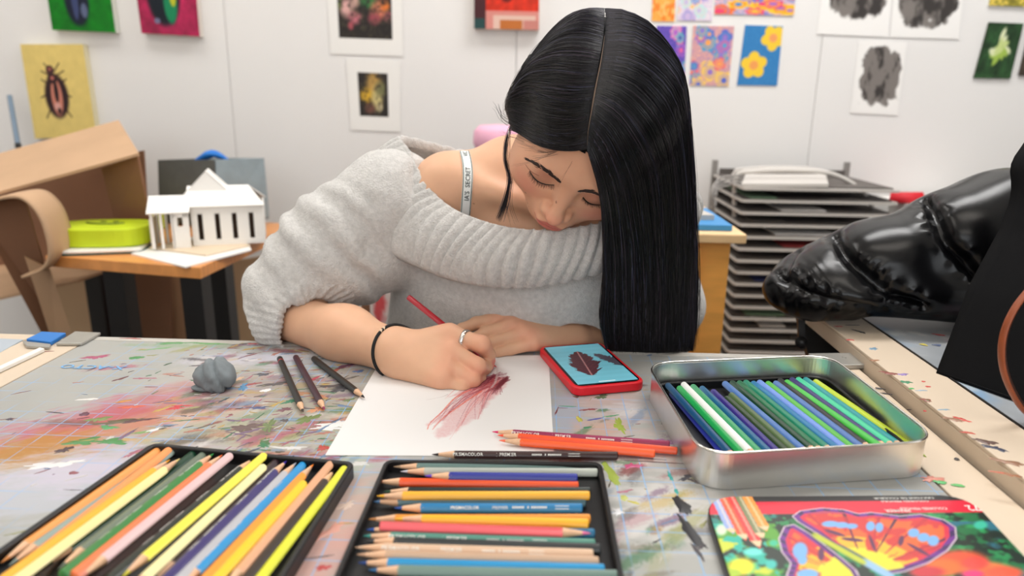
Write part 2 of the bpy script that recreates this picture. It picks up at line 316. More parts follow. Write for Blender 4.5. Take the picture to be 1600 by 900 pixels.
art = [
 ('painting_canvas', [(72, -70), (172, -64), (188, 52), (90, 48)], .022, f_green, 60, 60, 'bright green canvas with a dark beetle, at the top left of the wall', 'painting', (215, 215, 205)),
 ('painting_canvas', [(212, -64), (308, -60), (318, 58), (228, 53)], .022, f_magenta, 60, 60, 'magenta canvas with a dark green beetle, hung beside the green canvas', 'painting', (225, 215, 205)),
 ('painting_canvas', [(40, 70), (137, 70), (158, 212), (63, 216)], .022, f_beetle, 110, 130, 'pale yellow canvas with a brown beetle, behind the cardboard box', 'painting', (225, 215, 180)),
 ('art_print', [(508, -70), (627, -66), (630, 88), (517, 84)], .001, f_print(.13, .05, .86, .83, [(.25, .52, .09, .09, (220, 170, 165)), (.36, .45, .07, .06, (200, 160, 150)), (.55, .44, .1, .07, (40, 120, 60)), (.68, .53, .1, .09, (225, 130, 100)), (.77, .48, .06, .06, (230, 120, 50)), (.36, .62, .09, .06, (190, 110, 120)), (.62, .62, .08, .06, (150, 70, 80)), (.82, .6, .06, .05, (190, 100, 110)), (.3, .7, .04, .04, (170, 80, 90)), (.16, .45, .03, .08, (120, 140, 80))], 21), 90, 110, 'white sheet printed with pink flowers on black, upper of the two flower prints', 'print', (240, 238, 234)),
 ('art_print', [(541, 92), (625, 96), (626, 206), (549, 203)], .001, f_print(.19, .18, .76, .79, [(.5, .35, .14, .2, (190, 150, 80)), (.35, .5, .12, .1, (215, 170, 50)), (.55, .55, .1, .16, (205, 190, 130)), (.62, .4, .1, .1, (120, 120, 80)), (.4, .68, .1, .07, (110, 70, 60)), (.6, .66, .05, .05, (215, 200, 160))], 27), 80, 100, 'white sheet with a small dark print of yellow blossoms, below the pink flower print', 'print', (240, 238, 234)),
 ('painting_canvas', [(742, -75), (843, -72), (842, 48), (742, 46)], .022, f_red, 70, 70, 'red and pink canvas left of the drawing woman\'s hair', 'painting', (220, 205, 195)),
 ('patterned_card', [(1022, -62), (1057, -61), (1054, 34), (1018, 33)], .001, f_mandala(1, [(250, 200, 120), (245, 150, 40), (240, 130, 50)], (245, 160, 60)), 40, 70, 'small orange patterned card, leftmost in the top row of cards', 'card', (240, 238, 234)),
 ('patterned_card', [(1064, -62), (1116, -60), (1112, 33), (1058, 32)], .001, f_mandala(2, [(200, 180, 220), (240, 200, 200), (130, 140, 210), (250, 200, 130), (190, 225, 225)], (235, 225, 230)), 50, 70, 'pale lilac and pink patterned card in the top row of cards', 'card', (240, 238, 234)),
 ('patterned_card', [(1120, -46), (1246, -44), (1240, 25), (1116, 22)], .001, f_mandala(13, [(60, 140, 210), (240, 120, 60), (235, 70, 120), (160, 120, 200), (250, 200, 50)], (240, 190, 200)), 90, 50, 'wide card of blue, orange and pink flowers at the end of the top row', 'card', (240, 238, 234)),
 ('patterned_card', [(1026, 40), (1073, 41), (1069, 134), (1018, 133)], .001, f_mandala(5, [(60, 60, 160), (80, 190, 190), (235, 100, 150), (170, 100, 200), (230, 130, 190)], (120, 90, 190)), 50, 70, 'violet and teal floral card half behind the woman\'s hair', 'card', (240, 238, 234)),
 ('patterned_card', [(1083, 40), (1147, 41), (1138, 135), (1077, 133)], .001, f_mandala(16, PAL1, (235, 175, 150)), 70, 100, 'peach and lilac card of rings and blossoms, middle of the lower row', 'card', (240, 238, 234)),
 ('patterned_card', [(1164, 39), (1223, 41), (1214, 134), (1151, 133)], .001, f_daff, 70, 100, 'blue card with two yellow daffodils, rightmost of the lower row', 'card', (240, 238, 234)),
 ('charcoal_drawing', [(1296, -92), (1400, -90), (1387, 58), (1276, 53)], .001, f_char(40, .52, .5, .38, .33, -.1), 70, 80, 'white sheet with a black ink portrait, left one of the pair at the top edge', 'drawing', (243, 241, 238)),
 ('charcoal_drawing', [(1404, -90), (1512, -88), (1498, 61), (1390, 58)], .001, f_char(43, .5, .45, .42, .42, .04), 70, 80, 'white sheet with a grey ink portrait, right one of the pair up high', 'drawing', (243, 241, 238)),
 ('charcoal_drawing', [(1342, 63), (1417, 66), (1402, 180), (1328, 176)], .001, f_char(47, .52, .47, .4, .40, .07), 80, 100, 'small ink drawing of a figure hanging alone under the pair', 'drawing', (243, 241, 238)),
 ('flower_photo', [(1544, 35), (1598, 37), (1577, 123), (1520, 122)], .004, f_flower_green, 60, 80, 'photo of pale green blossoms on dark leaves near the right edge', 'photo', (60, 70, 50)),
 ('flower_photo', [(1556, -72), (1616, -70), (1602, 11), (1543, 9)], .004, lambda u, v: paint(full(u, (150, 140, 50))*(.6+.8*fbm(uv(u, v, 8), 4))[:, None], [(sstep(.5, .6, fbm(uv(u, v, 14), 9)), (225, 200, 90))]), 40, 50, 'golden leaf photo at the top right corner of the wall', 'photo', (240, 238, 230)),
 ('flower_photo', [(1609, 40), (1660, 42), (1645, 122), (1590, 118)], .004, lambda u, v: full(u, (70, 60, 50))*(.6+.8*fbm(uv(u, v, 8), 4))[:, None], 30, 30, 'dark photo half cut by the right edge of the picture', 'photo', (60, 50, 45)),
]
for nm, c, th, fn, nu, nv, lab, cat, edge in art:
    painted(nm, [W(*q) for q in c], th, fn, nu, nv, lab, cat, edge=edge)

# ================================================================ left background
M_card = mat('cardboard', (200, 164, 130), .8, noise=.06, nscale=8, bump=.1, bscale=90)
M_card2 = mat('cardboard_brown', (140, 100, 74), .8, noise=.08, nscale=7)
M_cardp = mat('cardboard_pale', (200, 168, 132), .8, noise=.06, nscale=7)
M_wood = mat('desk_wood', (222, 150, 84), .35, noise=.14, nscale=14, stretch=(1, 8, 1))
M_blk = mat('black_metal', (22, 22, 24), .4)
# desk
t = thing('desk', 'small wooden desk on black metal legs behind the woman, holding a house model', 'desk', P(300, 420)*[1, 1, 0]+[0, .2, 0])
q = np.array([P(72, 400)+[-.3, .08, 0], P(312, 418), P(463, 349)+[0, .0, 0], P(463, 349)+[-.95, .24, 0]]); q[:, 2] = ZT
q = np.array([P(70, 399), P(312, 418), P(462, 350), P(462, 350)+[-.42, .13, 0]]); q[3] = q[0]+(q[2]-q[1])*1.0
bevel(obj('desktop', G().hexa(np.vstack([q-[0, 0, .024], q])).mesh(), M_wood, t), .002)
for px, py, Y in [(186, 430, 1.50), (306, 440, 1.44), (345, 432, 1.62), (150, 425, 1.9)]:
    c = V(px, py, Y); obj('leg', G().box((c[0], c[1], (ZT-.024)/2), (.045, .045, ZT-.024)).mesh(), M_blk, t)
    WLleg = c
# cardboard box on the left: open, seen into
t = thing('cardboard_box', 'large open cardboard box tilted against the wall behind the desk', 'box', (-1.25, 1.8, 0))
A = [V(-60, 330, 1.45), V(-60, 262, 1.75), V(186, 190, 1.85), V(218, 240, 1.55)]
obj('flap', G().sheet([V(-60, 318, 1.42), V(218, 241, 1.52), V(186, 189, 1.80), V(-60, 258, 1.72)], .006).mesh(), M_card, t)
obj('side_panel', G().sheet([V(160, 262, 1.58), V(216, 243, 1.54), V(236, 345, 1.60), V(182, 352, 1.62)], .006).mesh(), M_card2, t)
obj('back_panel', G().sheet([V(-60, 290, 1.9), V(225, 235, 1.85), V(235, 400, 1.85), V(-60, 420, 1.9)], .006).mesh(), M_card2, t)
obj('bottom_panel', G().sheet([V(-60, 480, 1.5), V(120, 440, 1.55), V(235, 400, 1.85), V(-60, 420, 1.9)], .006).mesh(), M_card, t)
# curved cardboard sheet
t = thing('cardboard_sheet', 'curved loose cardboard sheet bending beside the desk, in front of the box', 'cardboard', (-1.1, 1.4, 0))
prof = [(-40, 320), (0, 308), (40, 304), (66, 322), (82, 352), (90, 395), (76, 420), (45, 432)]
top = smooth_path([V(x, y, 1.36-.0*i) for i, (x, y) in enumerate(prof)], 40)
def fs(u, v): p = resamp(top, 40); c = crom(top, u); return c+np.stack([-.02*v, .10*v-0.02, -.0*v], 1)
p, f, _, _ = grid(fs, 40, 6); o = obj('sheet', npmesh('sheet', p, f), M_card, t); s_ = o.modifiers.new('s', 'SOLIDIFY'); s_.thickness = .006
t = thing('cardboard_sheet', 'brown cardboard panel standing on the floor at the far left', 'cardboard', (-1.2, 1.35, 0))
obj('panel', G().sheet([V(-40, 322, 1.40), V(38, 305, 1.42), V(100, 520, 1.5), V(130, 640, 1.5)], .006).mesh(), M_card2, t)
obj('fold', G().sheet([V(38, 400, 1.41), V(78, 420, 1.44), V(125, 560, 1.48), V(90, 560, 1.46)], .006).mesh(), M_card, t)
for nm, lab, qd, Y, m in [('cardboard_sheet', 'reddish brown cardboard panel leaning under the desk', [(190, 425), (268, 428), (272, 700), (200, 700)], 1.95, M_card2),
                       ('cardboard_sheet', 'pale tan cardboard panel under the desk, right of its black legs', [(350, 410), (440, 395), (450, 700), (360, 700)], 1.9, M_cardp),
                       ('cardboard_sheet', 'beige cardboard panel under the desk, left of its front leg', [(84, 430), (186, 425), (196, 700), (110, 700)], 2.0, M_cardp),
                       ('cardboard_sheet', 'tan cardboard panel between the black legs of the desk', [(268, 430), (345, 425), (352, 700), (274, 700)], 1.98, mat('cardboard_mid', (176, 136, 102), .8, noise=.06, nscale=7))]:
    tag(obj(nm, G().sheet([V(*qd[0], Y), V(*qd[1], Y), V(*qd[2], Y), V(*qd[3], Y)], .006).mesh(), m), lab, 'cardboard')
# thin rod against the wall
a, b = V(15, 150, 2.05), V(28, 225, 1.98)
t = thing('thin_rod', 'thin blue grey rod leaning on the wall left of the beetle canvas', 'rod', b); obj('rod_body', G().tube([a, b], .007, 8).mesh(), mat('rod_grey', (120, 140, 160), .4), t); obj('grip', G().tube([b, b+(b-a)*.5], .008, 8).mesh(), M_blk, t)
# storage cube
t = thing('storage_box', 'grey blue fabric storage cube at the back of the desk', 'box', V(330, 300, 1.85))
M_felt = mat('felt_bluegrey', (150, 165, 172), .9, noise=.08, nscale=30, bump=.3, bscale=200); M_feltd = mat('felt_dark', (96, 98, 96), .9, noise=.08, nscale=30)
b0, b1, b2 = V(251, 345, 1.80), V(340, 352, 1.72), V(420, 340, 1.82); t0, t1, t2 = V(248, 250, 1.80), V(336, 250, 1.72), V(411, 247, 1.82)
b3 = b0+b2-b1; t3 = t0+t2-t1
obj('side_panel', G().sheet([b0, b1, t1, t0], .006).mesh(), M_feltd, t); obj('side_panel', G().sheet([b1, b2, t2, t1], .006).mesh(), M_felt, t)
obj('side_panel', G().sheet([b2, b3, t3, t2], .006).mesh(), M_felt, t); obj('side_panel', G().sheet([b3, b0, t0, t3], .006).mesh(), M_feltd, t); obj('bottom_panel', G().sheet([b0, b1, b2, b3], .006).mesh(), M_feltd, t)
g = G(); cc = V(335, 243, 1.80); pts = [cc+np.array([RNG.normal()*.02, RNG.normal()*.01, abs(RNG.normal())*.004]) for _ in range(10)]
tag(obj('blue_cloth', G().tube(smooth_path([V(300, 256, 1.8), V(318, 246, 1.8), V(333, 240, 1.8), V(350, 247, 1.81), V(362, 255, 1.82)], 16), [.004, .008, .012, .014, .016, .018, .02, .021, .02, .018, .016, .014, .012, .01, .007, .004], 10, flat=.5).n(), mat('bright_blue_cloth', (30, 120, 210), .6)), 'crumpled bright blue cloth poking out of the grey storage cube', 'cloth')
# yellow green foam block
M_neon = mat('foam_neon', (200, 222, 30), .6, noise=.05, nscale=20)
def slab(name, outline, th, m, parent, z): return bevel(obj(name, G().prism([(p[0], p[1]) for p in outline], z, z+th).mesh(), m, parent), .004)
def oval(px, py, z, rx, ry, n=28, e=2.6, rot=0):
    c = P(px, py, z); o = []
    for i in range(n):
        a = 2*math.pi*i/n; x = rx*abs(math.cos(a))**(2/e)*np.sign(math.cos(a)); y = ry*abs(math.sin(a))**(2/e)*np.sign(math.sin(a)); o.append((c[0]+x*math.cos(rot)-y*math.sin(rot), c[1]+x*math.sin(rot)+y*math.cos(rot)))
    return o
zz = .012
t = thing('book', 'teal covered book under the yellow green foam block', 'book', P(165, 390)); slab('cover', oval(168, 388, 0, .085, .07, 4*7, 9, .3), .004, mat('teal_cover', (30, 120, 130), .5), t, ZT); slab('page_block', oval(169, 389, 0, .081, .066, 28, 9, .3), .007, M_white, t, ZT+.004)
t = thing('foam_block', 'flat yellow green foam block with a smile pressed in, on a teal book', 'foam block', P(165, 375, .011))
slab('block', oval(165, 372, .02, .098, .066, 30, 3.2, .15), .04, M_neon, t, ZT+.0115)
cz = ZT+.0518; cc = P(160, 350, .052)
M_dkn = mat('foam_mark', (110, 125, 20), .7)
obj('smile', G().tube([cc+[.04*math.cos(a)*1.1, .02+.024*math.sin(a)*1.0, 0] for a in np.linspace(math.radians(200), math.radians(340), 14)], .003, 6).n(), M_dkn, t)
for s in (-1, 1): obj('eye', G().tube([cc+[s*.014, .028, -.002], cc+[s*.014, .028, .0015]], .006, 12).n(), M_dkn, t)
t2 = thing('foam_block', 'second yellow green foam block, farther back beside the white house model', 'foam block', P(230, 350, 0)); slab('block', oval(222, 346, .02, .05, .04, 20, 3, .2), .05, M_neon, t2, ZT)
# papers and house model
tag(obj('paper_stack', G().prism([tuple(P(*q)[:2]) for q in [(205, 398), (290, 419), (393, 392), (384, 376), (300, 372)]], ZT, ZT+.003).mesh(), mat('paper_white', (238, 236, 232), .7)), 'white sheets lying under the house model on the desk', 'paper')
t = thing('model_base', 'thin pale board under the white house model', 'board', P(320, 390)); slab('board', [tuple(P(*q, .004)[:2]) for q in [(232, 388), (322, 400), (392, 384), (330, 372)]], .004, mat('balsa', (225, 205, 178), .7), t, ZT+.003)
t = thing('house_model', 'small white card architectural house model with gabled roofs and window slots', 'architectural model', P(330, 385, .007))
M_hm = mat('model_card', (246, 243, 238), .6); zb = ZT+.007
o0 = P(303, 384, .007); o1 = P(415, 379, .007); ex = nrm((o1-o0)*[1, 1, 0]); ey = np.array([-ex[1], ex[0], 0]); Lw = np.linalg.norm((o1-o0)[:2]); Hh = .115; Dp = .13
def hp(x, y, z): return np.array([o0[0], o0[1], zb])+ex*x+ey*y+np.array([0, 0, z])
def hbox(x0, x1, y0, y1, z0, z1): return [hp(x0, y0, z0), hp(x1, y0, z0), hp(x1, y1, z0), hp(x0, y1, z0), hp(x0, y0, z1), hp(x1, y0, z1), hp(x1, y1, z1), hp(x0, y1, z1)]
th = .003; Hh = .085
xs = [0, .03, .052, .078, .098, .124, .146, .172, .192, Lw]; xs = [x*Lw/.255 for x in [0, .018, .042, .078, .102, .138, .162, .198, .222, .255]]
g = G()
for i in range(0, 9, 2): g.hexa(hbox(xs[i], xs[i+1], 0, th, 0, Hh))
g.hexa(hbox(-.0005, Lw+.0005, -.0008, th+.0005, 0, .012)); g.hexa(hbox(-.0005, Lw+.0005, -.0008, th+.0005, Hh-.012, Hh))
obj('front_wall', g.mesh(), M_hm, t)
for i in (1, 3, 5, 7): obj('window', G().hexa(hbox(xs[i], xs[i]+.002, 0.0005, th-.0005, .012, Hh-.012)).hexa(hbox(xs[i+1]-.002, xs[i+1], 0.0005, th-.0005, .012, Hh-.012)).hexa(hbox(xs[i], xs[i+1], 0.0005, th-.0005, Hh-.016, Hh-.012)).mesh(), M_hm, t)
obj('side_wall', G().hexa(hbox(Lw-th, Lw, th, Dp, 0, Hh)).mesh(), M_hm, t); obj('side_wall', G().hexa(hbox(0, th, th, Dp, 0, Hh)).mesh(), M_hm, t)
obj('back_wall', G().hexa(hbox(0, Lw, Dp-th, Dp, 0, Hh)).mesh(), M_hm, t); obj('inner_shade_panel', G().hexa(hbox(th*2, Lw-th*2, .03, .033, 0, Hh)).mesh(), mat('inner_shade_brown', (92, 72, 58), .8), t)  # dark brown panel added inside so the window slots look shaded
obj('roof', G().sheet([hp(-.01, -.006, Hh), hp(Lw+.004, -.006, Hh), hp(Lw-.03, Dp*.55, Hh+.036), hp(-.01, Dp*.55, Hh+.036)], .003).sheet([hp(-.01, Dp*1.05, Hh), hp(Lw+.004, Dp*1.05, Hh), hp(Lw-.03, Dp*.55, Hh+.036), hp(-.01, Dp*.55, Hh+.036)], .003).mesh(), M_hm, t)
obj('gable', G().add([hp(-.035, .05, Hh), hp(.1, .05, Hh), hp(.033, .05, Hh+.07), hp(-.035, .053, Hh), hp(.1, .053, Hh), hp(.033, .053, Hh+.07)], [(0, 1, 2), (5, 4, 3), (0, 3, 4, 1), (1, 4, 5, 2), (2, 5, 3, 0)]).sheet([hp(-.035, .05, Hh), hp(.033, .05, Hh+.07), hp(.033, .12, Hh+.07), hp(-.035, .12, Hh)], .003).sheet([hp(.1, .05, Hh), hp(.033, .05, Hh+.07), hp(.033, .12, Hh+.07), hp(.1, .12, Hh)], .003).mesh(), M_hm, t)
for x in (-.078, -.06, -.038):
    for y in (-.02, .05): obj('column', G().hexa(hbox(x, x+.005, y, y+.006, 0, Hh*.9)).mesh(), M_hm, t)
obj('porch_wall', G().hexa(hbox(-.036, -.003, -.02, -.017, 0, Hh*.55)).hexa(hbox(-.036, -.026, -.02, -.017, Hh*.55, Hh*.9)).hexa(hbox(-.015, -.003, -.02, -.017, Hh*.55, Hh*.9)).hexa(hbox(-.036, -.003, -.02, -.017, Hh*.78, Hh*.9)).mesh(), M_hm, t)
obj('porch_wall', G().hexa(hbox(-.080, -.077, -.02, .06, 0, Hh*.75)).mesh(), mat('model_card_shade', (232, 222, 200), .6), t)
obj('porch_roof', G().sheet([hp(-.083, -.025, Hh*.9), hp(0, -.025, Hh*.9), hp(0, .03, Hh*1.25), hp(-.083, .03, Hh*1.25)], .003).sheet([hp(-.083, .085, Hh*.9), hp(0, .085, Hh*.9), hp(0, .03, Hh*1.25), hp(-.083, .03, Hh*1.25)], .003).mesh(), M_hm, t)
# pink bag behind the shoulder
t = thing('pink_bag', 'pale pink soft bag on a stool seen just above the woman\'s bare shoulder', 'bag', V(776, 215, 1.9)*[1, 1, 0])
obj('bag_body', G().lathe([(0, 0), (.05, .0), (.062, .03), (.06, .06), (.045, .075), (0, .078)], V(776, 207, 1.9)-[0, 0, .057], 20).n(), mat('pink_fabric', (240, 180, 205), .7), t)
obj('seat', G().lathe([(0, 0), (.12, 0), (.12, .02), (0, .02)], V(776, 207, 1.9)-[0, 0, .078], 20).mesh(), M_blk, t)
zt_ = V(776, 207, 1.9)[2]-.078; obj('post', G().box((V(776, 207, 1.9)[0], 1.9, zt_/2), (.04, .04, zt_)).mesh(), M_blk, t)

# ================================================================ right background: drying rack, cabinet
M_rack = mat('rack_enamel', (205, 200, 194), .4); M_rackd = mat('rack_wire', (150, 146, 142), .35, metal=.3)
RY = 1.72
t = thing('drying_rack', 'tall wire print drying rack with many thin shelves behind the cabinet', 'drying rack', (V(1240, 400, RY)[0], RY+.1, 0))
xl, xr = V(1150, 420, RY)[0], V(1385, 420, RY)[0]; z_hi = V(1240, 268, RY)[2]; z = V(1240, 296, RY)[2]; k = 0
sh = G(); sh.box(((xl+xr)/2, RY, 0), (xr-xl, .012, .006)).box(((xl+xr)/2, RY+.3, 0), (xr-xl, .008, .006)).box((xl, RY+.15, 0), (.006, .3, .006)).box((xr, RY+.15, 0), (.006, .3, .006))
for i in range(9): sh.box(((xl+xr)/2, RY+.03+.03*i, 0), (xr-xl, .003, .003))
shm = sh.mesh('shelf'); cols = [(230, 225, 218), (90, 85, 80), (200, 190, 180), (60, 55, 60), (235, 230, 225), (170, 60, 60), (50, 60, 110), (120, 150, 120), (240, 238, 235), (140, 120, 110)]
while z > .16:
    o = obj('shelf', shm, M_rack, t); o.matrix_parent_inverse = Matrix.Translation(-Vector(WL[t.name])); o.location = (0, 0, z)
    a, b = sorted([RNG.uniform(xl+.01, xr-.05), RNG.uniform(xl+.02, xr-.01)]); b = max(b, a+.08)
    if k > 0 or 1:
        m = mat('sheet_tone_%s' % 'abcdefghij'[k % 10], cols[(k*7) % 10], .7); obj('stored_and_shade_sheet', G().box(((xl+xr)/2, RY+.155, z+.0035), (xr-xl-.004, .27, .003)).mesh(), mat('rack_gap_shade', (92, 86, 82), .7), t); obj('stored_and_shade_sheet', G().box(((a+b)/2, RY+.14, z+.006), ((b-a)*.8, .25, .004)).mesh(), m, t)  # full-width dark sheet stands in for shadow between shelves; other is stored paper
    if k % 3 == 1: obj('stored_and_shade_sheet', G().box(((xl+xr)/2+.01, RY+.18, z+.0125), ((xr-xl)*.5, .2, .004)).mesh(), mat('rack_gap_shade', (92, 86, 82), .7), t)
    obj('shelf_shade_board', G().box(((xl+xr)/2, RY+.29, z+.012), (xr-xl-.02, .004, .018)).mesh(), mat('rack_gap_shade', (92, 86, 82), .7), t)  # dark strip behind each shelf, gap shade put in as a board
    z -= .0295; k += 1
for x in (xl, xr): obj('upright', G().box((x, RY+.305, (z_hi+.0)/2), (.014, .012, z_hi)).mesh(), M_rackd, t); obj('upright', G().box((x, RY+.012, .55), (.010, .010, 1.1 if x == xr else 1.1)).mesh(), M_rackd, t) if 0 else None
arc = smooth_path([V(1148, 345, RY+.1), V(1150, 278, RY+.1), V(1175, 268, RY+.1), V(1245, 266, RY+.1), V(1300, 272, RY+.1), V(1345, 298, RY+.1), V(1375, 345, RY+.1)], 40)
obj('hoop', G().tube(arc, .006, 8).n(), M_rack, t); obj('hoop', G().tube(arc+[.03, .14, -.006], .005, 8).n(), M_rack, t)
obj('tray', G().sheet([V(1158, 290, RY), V(1294, 290, RY), V(1290, 274, RY+.2), V(1165, 274, RY+.2)], .008).mesh(), M_rack, t)
arc2 = smooth_path([V(1118, 340, RY+.02), V(1112, 300, RY+.02), V(1126, 278, RY+.05), V(1160, 274, RY+.05)], 20)
for k in range(4): obj('guide_wire', G().tube(arc2+[.006*k, .02*k, -.01*k], .0025, 6).n(), M_rackd, t)
# cabinet
M_cab = mat('cabinet_wood', (248, 178, 88), .45, noise=.12, nscale=10, stretch=(1, 1, 4)); M_cabt = mat('cabinet_top', (236, 200, 150), .5, noise=.06, nscale=9)
CY = 1.32; c0 = V(1148, 378, CY); xr_ = V(1138, 450, CY)[0]; xl_ = xr_-.26; zt2 = V(1148, 364, CY)[2]
t = thing('cabinet', 'orange wooden drawer cabinet with a pale top, half hidden by the hair', 'cabinet', ((xl_+xr_)/2, CY+.18, 0))
bevel(obj('carcass', G().box(((xl_+xr_)/2, CY+.19, (zt2-.02)/2), (xr_-xl_, .36, zt2-.02)).mesh(), M_cab, t), .003); bevel(obj('top', G().box(((xl_+xr_)/2, CY+.18, zt2-.008), (xr_-xl_+.04, .40, .018)).mesh(), M_cabt, t), .003)
for z1, z2 in [(zt2-.03, zt2-.115), (zt2-.13, zt2-.225), (zt2-.24, zt2-.335)]:
    d = bevel(obj('drawer', G().box(((xl_+xr_)/2-.022, CY+.004, (z1+z2)/2), (xr_-xl_-.07, .014, z1-z2)).mesh(), M_cab, t), .003)
    obj('knob', G().lathe([(0, 0), (.008, 0), (.01, .01), (0, .016)], ((xl_+xr_)/2-.02, CY-.012, (z1+z2)/2-.008), 12).n(), M_cabt, d)
tag(bevel(obj('blue_folder', G().box((xr_-.10, CY+.12, zt2+.007), (.2, .22, .012)).mesh(), mat('folder_blue', (60, 140, 200), .5)), .002), 'bright blue folder on top of the orange cabinet', 'folder')
tag(obj('paper_stack', G().box((xr_-.12, CY+.14, zt2+.018), (.17, .18, .010), Matrix.Rotation(.15, 3, 'Z')).mesh(), mat('paper_grey', (190, 185, 178), .7)), 'grey papers on the blue folder over the cabinet', 'paper')
# red folded thing behind the jacket
t = thing('red_fabric', 'bright red folded cloth on the far shelf, seen above the black jacket', 'cloth', V(1415, 320, 1.9)*[1, 1, 0])
obj('fold', G().hexa([V(1388, 318, 1.9), V(1450, 316, 1.9), V(1450, 316, 2.0), V(1390, 316, 2.0), V(1392, 300, 1.9), V(1442, 300, 1.9), V(1442, 302, 2.0), V(1398, 302, 2.0)]).n(), mat('red_cloth', (215, 30, 45), .6), t)
zz_ = V(1415, 318, 1.9)[2]-.01; obj('shelf_board', G().box((V(1415, 318, 1.9)[0]+.11, 1.97, zz_), (.22, .2, .018)).mesh(), M_white, t); obj('support', G().box((V(1415, 318, 1.9)[0]+.12, 1.97, (zz_-.01)/2), (.18, .16, zz_-.01)).mesh(), M_white, t)
# chair behind with stained cloth, seen through the gap under the arm
t = thing('wooden_chair', 'wooden chair with a red and white stained cloth, glimpsed under her sleeve', 'chair', (V(582, 480, 1.35)[0], 1.5, 0))
c = V(572, 480, 1.35); obj('back_post', G().box((c[0]-.0, 1.37, .42), (.022, .03, .84)).mesh(), M_card2, t); obj('back_post', G().box((c[0]+.30, 1.37, .42), (.03, .03, .84)).mesh(), M_card2, t)
obj('seat', G().box((c[0]+.15, 1.52, .45), (.32, .32, .03)).mesh(), M_card2, t)
for x in (-0, .30): obj('leg', G().box((c[0]+x, 1.66, .22), (.03, .03, .44)).mesh(), M_card2, t)
c = V(590, 480, 1.32); n_ = 30; p, f, u, v = grid(lambda u, v: np.stack([c[0]-.02+.12*u, 1.34+.004*np.sin(u*20), .83-.35*v], 1), 30, 30)
o = obj('stained_cloth', npmesh('stained_cloth', p, f, True, paint(full(u, (238, 225, 222)), [(sstep(.5, .6, fbm(uv(u, v, 6), 77)), (225, 90, 95))])), mat('print_face', (200, 200, 200), .6, attr='col'), t); o.modifiers.new('s', 'SOLIDIFY').thickness = .002
# ================================================================ tables
def board_paint(x, y, seed):
    """colour of a well used cutting mat: faint stains"""
    p = np.stack([x, y], 1); c = full(x, (168, 168, 164))
    c = c*(.93+.12*fbm(p*9, seed, 4))[:, None]
    return c
M_mat = mat('cutting_mat', (190, 186, 180), .38, attr='col', spec=.4)
def grid_lines(m, x0, y0, pitch=.0254, col=(128, 178, 226), wdt=.0006, strength=.7):
    nt = m.node_tree; L = nt.links; b = nt.nodes['Principled BSDF']; N = nt.nodes.new
    g = N('ShaderNodeNewGeometry'); sep = N('ShaderNodeSeparateXYZ'); L.new(g.outputs['Position'], sep.inputs[0]); mx = []
    def mth(op, a, bb):
        n = N('ShaderNodeMath'); n.operation = op
        for i, q in enumerate((a, bb)):
            if hasattr(q, 'links'): L.new(q, n.inputs[i])
            else: n.inputs[i].default_value = q
        return n.outputs[0]
    for k, o0 in ((0, x0), (1, y0)):
        q = mth('SUBTRACT', sep.outputs[k], o0-10*pitch*4); q = mth('FRACT', mth('DIVIDE', q, pitch), 0.); q = mth('ABSOLUTE', mth('SUBTRACT', q, .5), 0.); q = mth('GREATER_THAN', q, .5-wdt/pitch); mx.append(q)
    k = mth('MAXIMUM', mx[0], mx[1])
    nz = N('ShaderNodeTexNoise'); nz.inputs['Scale'].default_value = 14; L.new(g.outputs['Position'], nz.inputs['Vector'])
    mr = N('ShaderNodeMapRange'); mr.inputs['From Min'].default_value = .38; mr.inputs['From Max'].default_value = .55; mr.inputs['To Max'].default_value = strength; L.new(nz.outputs[0], mr.inputs[0])
    k = mth('MULTIPLY', k, mr.outputs[0])
    mix = N('ShaderNodeMix'); mix.data_type = 'RGBA'; L.new(k, mix.inputs['Factor']); src = b.inputs['Base Color'].links[0].from_socket
    L.new(src, mix.inputs[6]); mix.inputs[7].default_value = (*lin(col), 1); L.new(mix.outputs[2], b.inputs['Base Color'])
grid_lines(M_mat, .099, .545+.0)
M_strip = mat('birch_strip', (216, 198, 176), .5, noise=.05, nscale=12, stretch=(1, .25, 1), bump=.1, bscale=150)
M_grey = mat('grey_edge', (190, 186, 178), .5, noise=.08, nscale=40)
M_steel = mat('bracket_grey', (176, 174, 168), .38, metal=.5, noise=.05, nscale=30)

TX0, TX1, TY0, TY1 = -.70, .414, .06, .912
MX0, MX1 = -.611, .360
t = thing('work_table', 'paint splattered drafting table with a gridded cutting mat, under the drawing and pencil trays', 'table', (0, .5, 0))
bevel(obj('tabletop', G().box(((TX0+TX1)/2, (TY0+TY1)/2, ZT-.0165), (TX1-TX0, TY1-TY0, .025)).mesh(), M_grey, t), .002)
bevel(obj('edge_strip', G().box(((TX0+MX0)/2-.001, (TY0+TY1)/2-.012, ZT-.002), (MX0-TX0-.004, TY1-TY0-.03, .004)).mesh(), M_strip, t), .001)
bevel(obj('edge_strip', G().box(((TX1+MX1)/2+.001, (TY0+TY1)/2-.012, ZT-.002), (TX1-MX1-.004, TY1-TY0-.03, .004)).mesh(), M_strip, t), .001)
bevel(obj('far_rail', G().box(((MX0+MX1)/2, TY1-.007, ZT-.003), (MX1-MX0, .014, .006)).mesh(), M_grey, t), .001)
for x in (TX0+.06, TX1-.06):
    for y in (.12, .84): obj('leg', G().box((x, y, (ZT-.03)/2), (.05, .05, ZT-.03)).mesh(), M_blk, t)
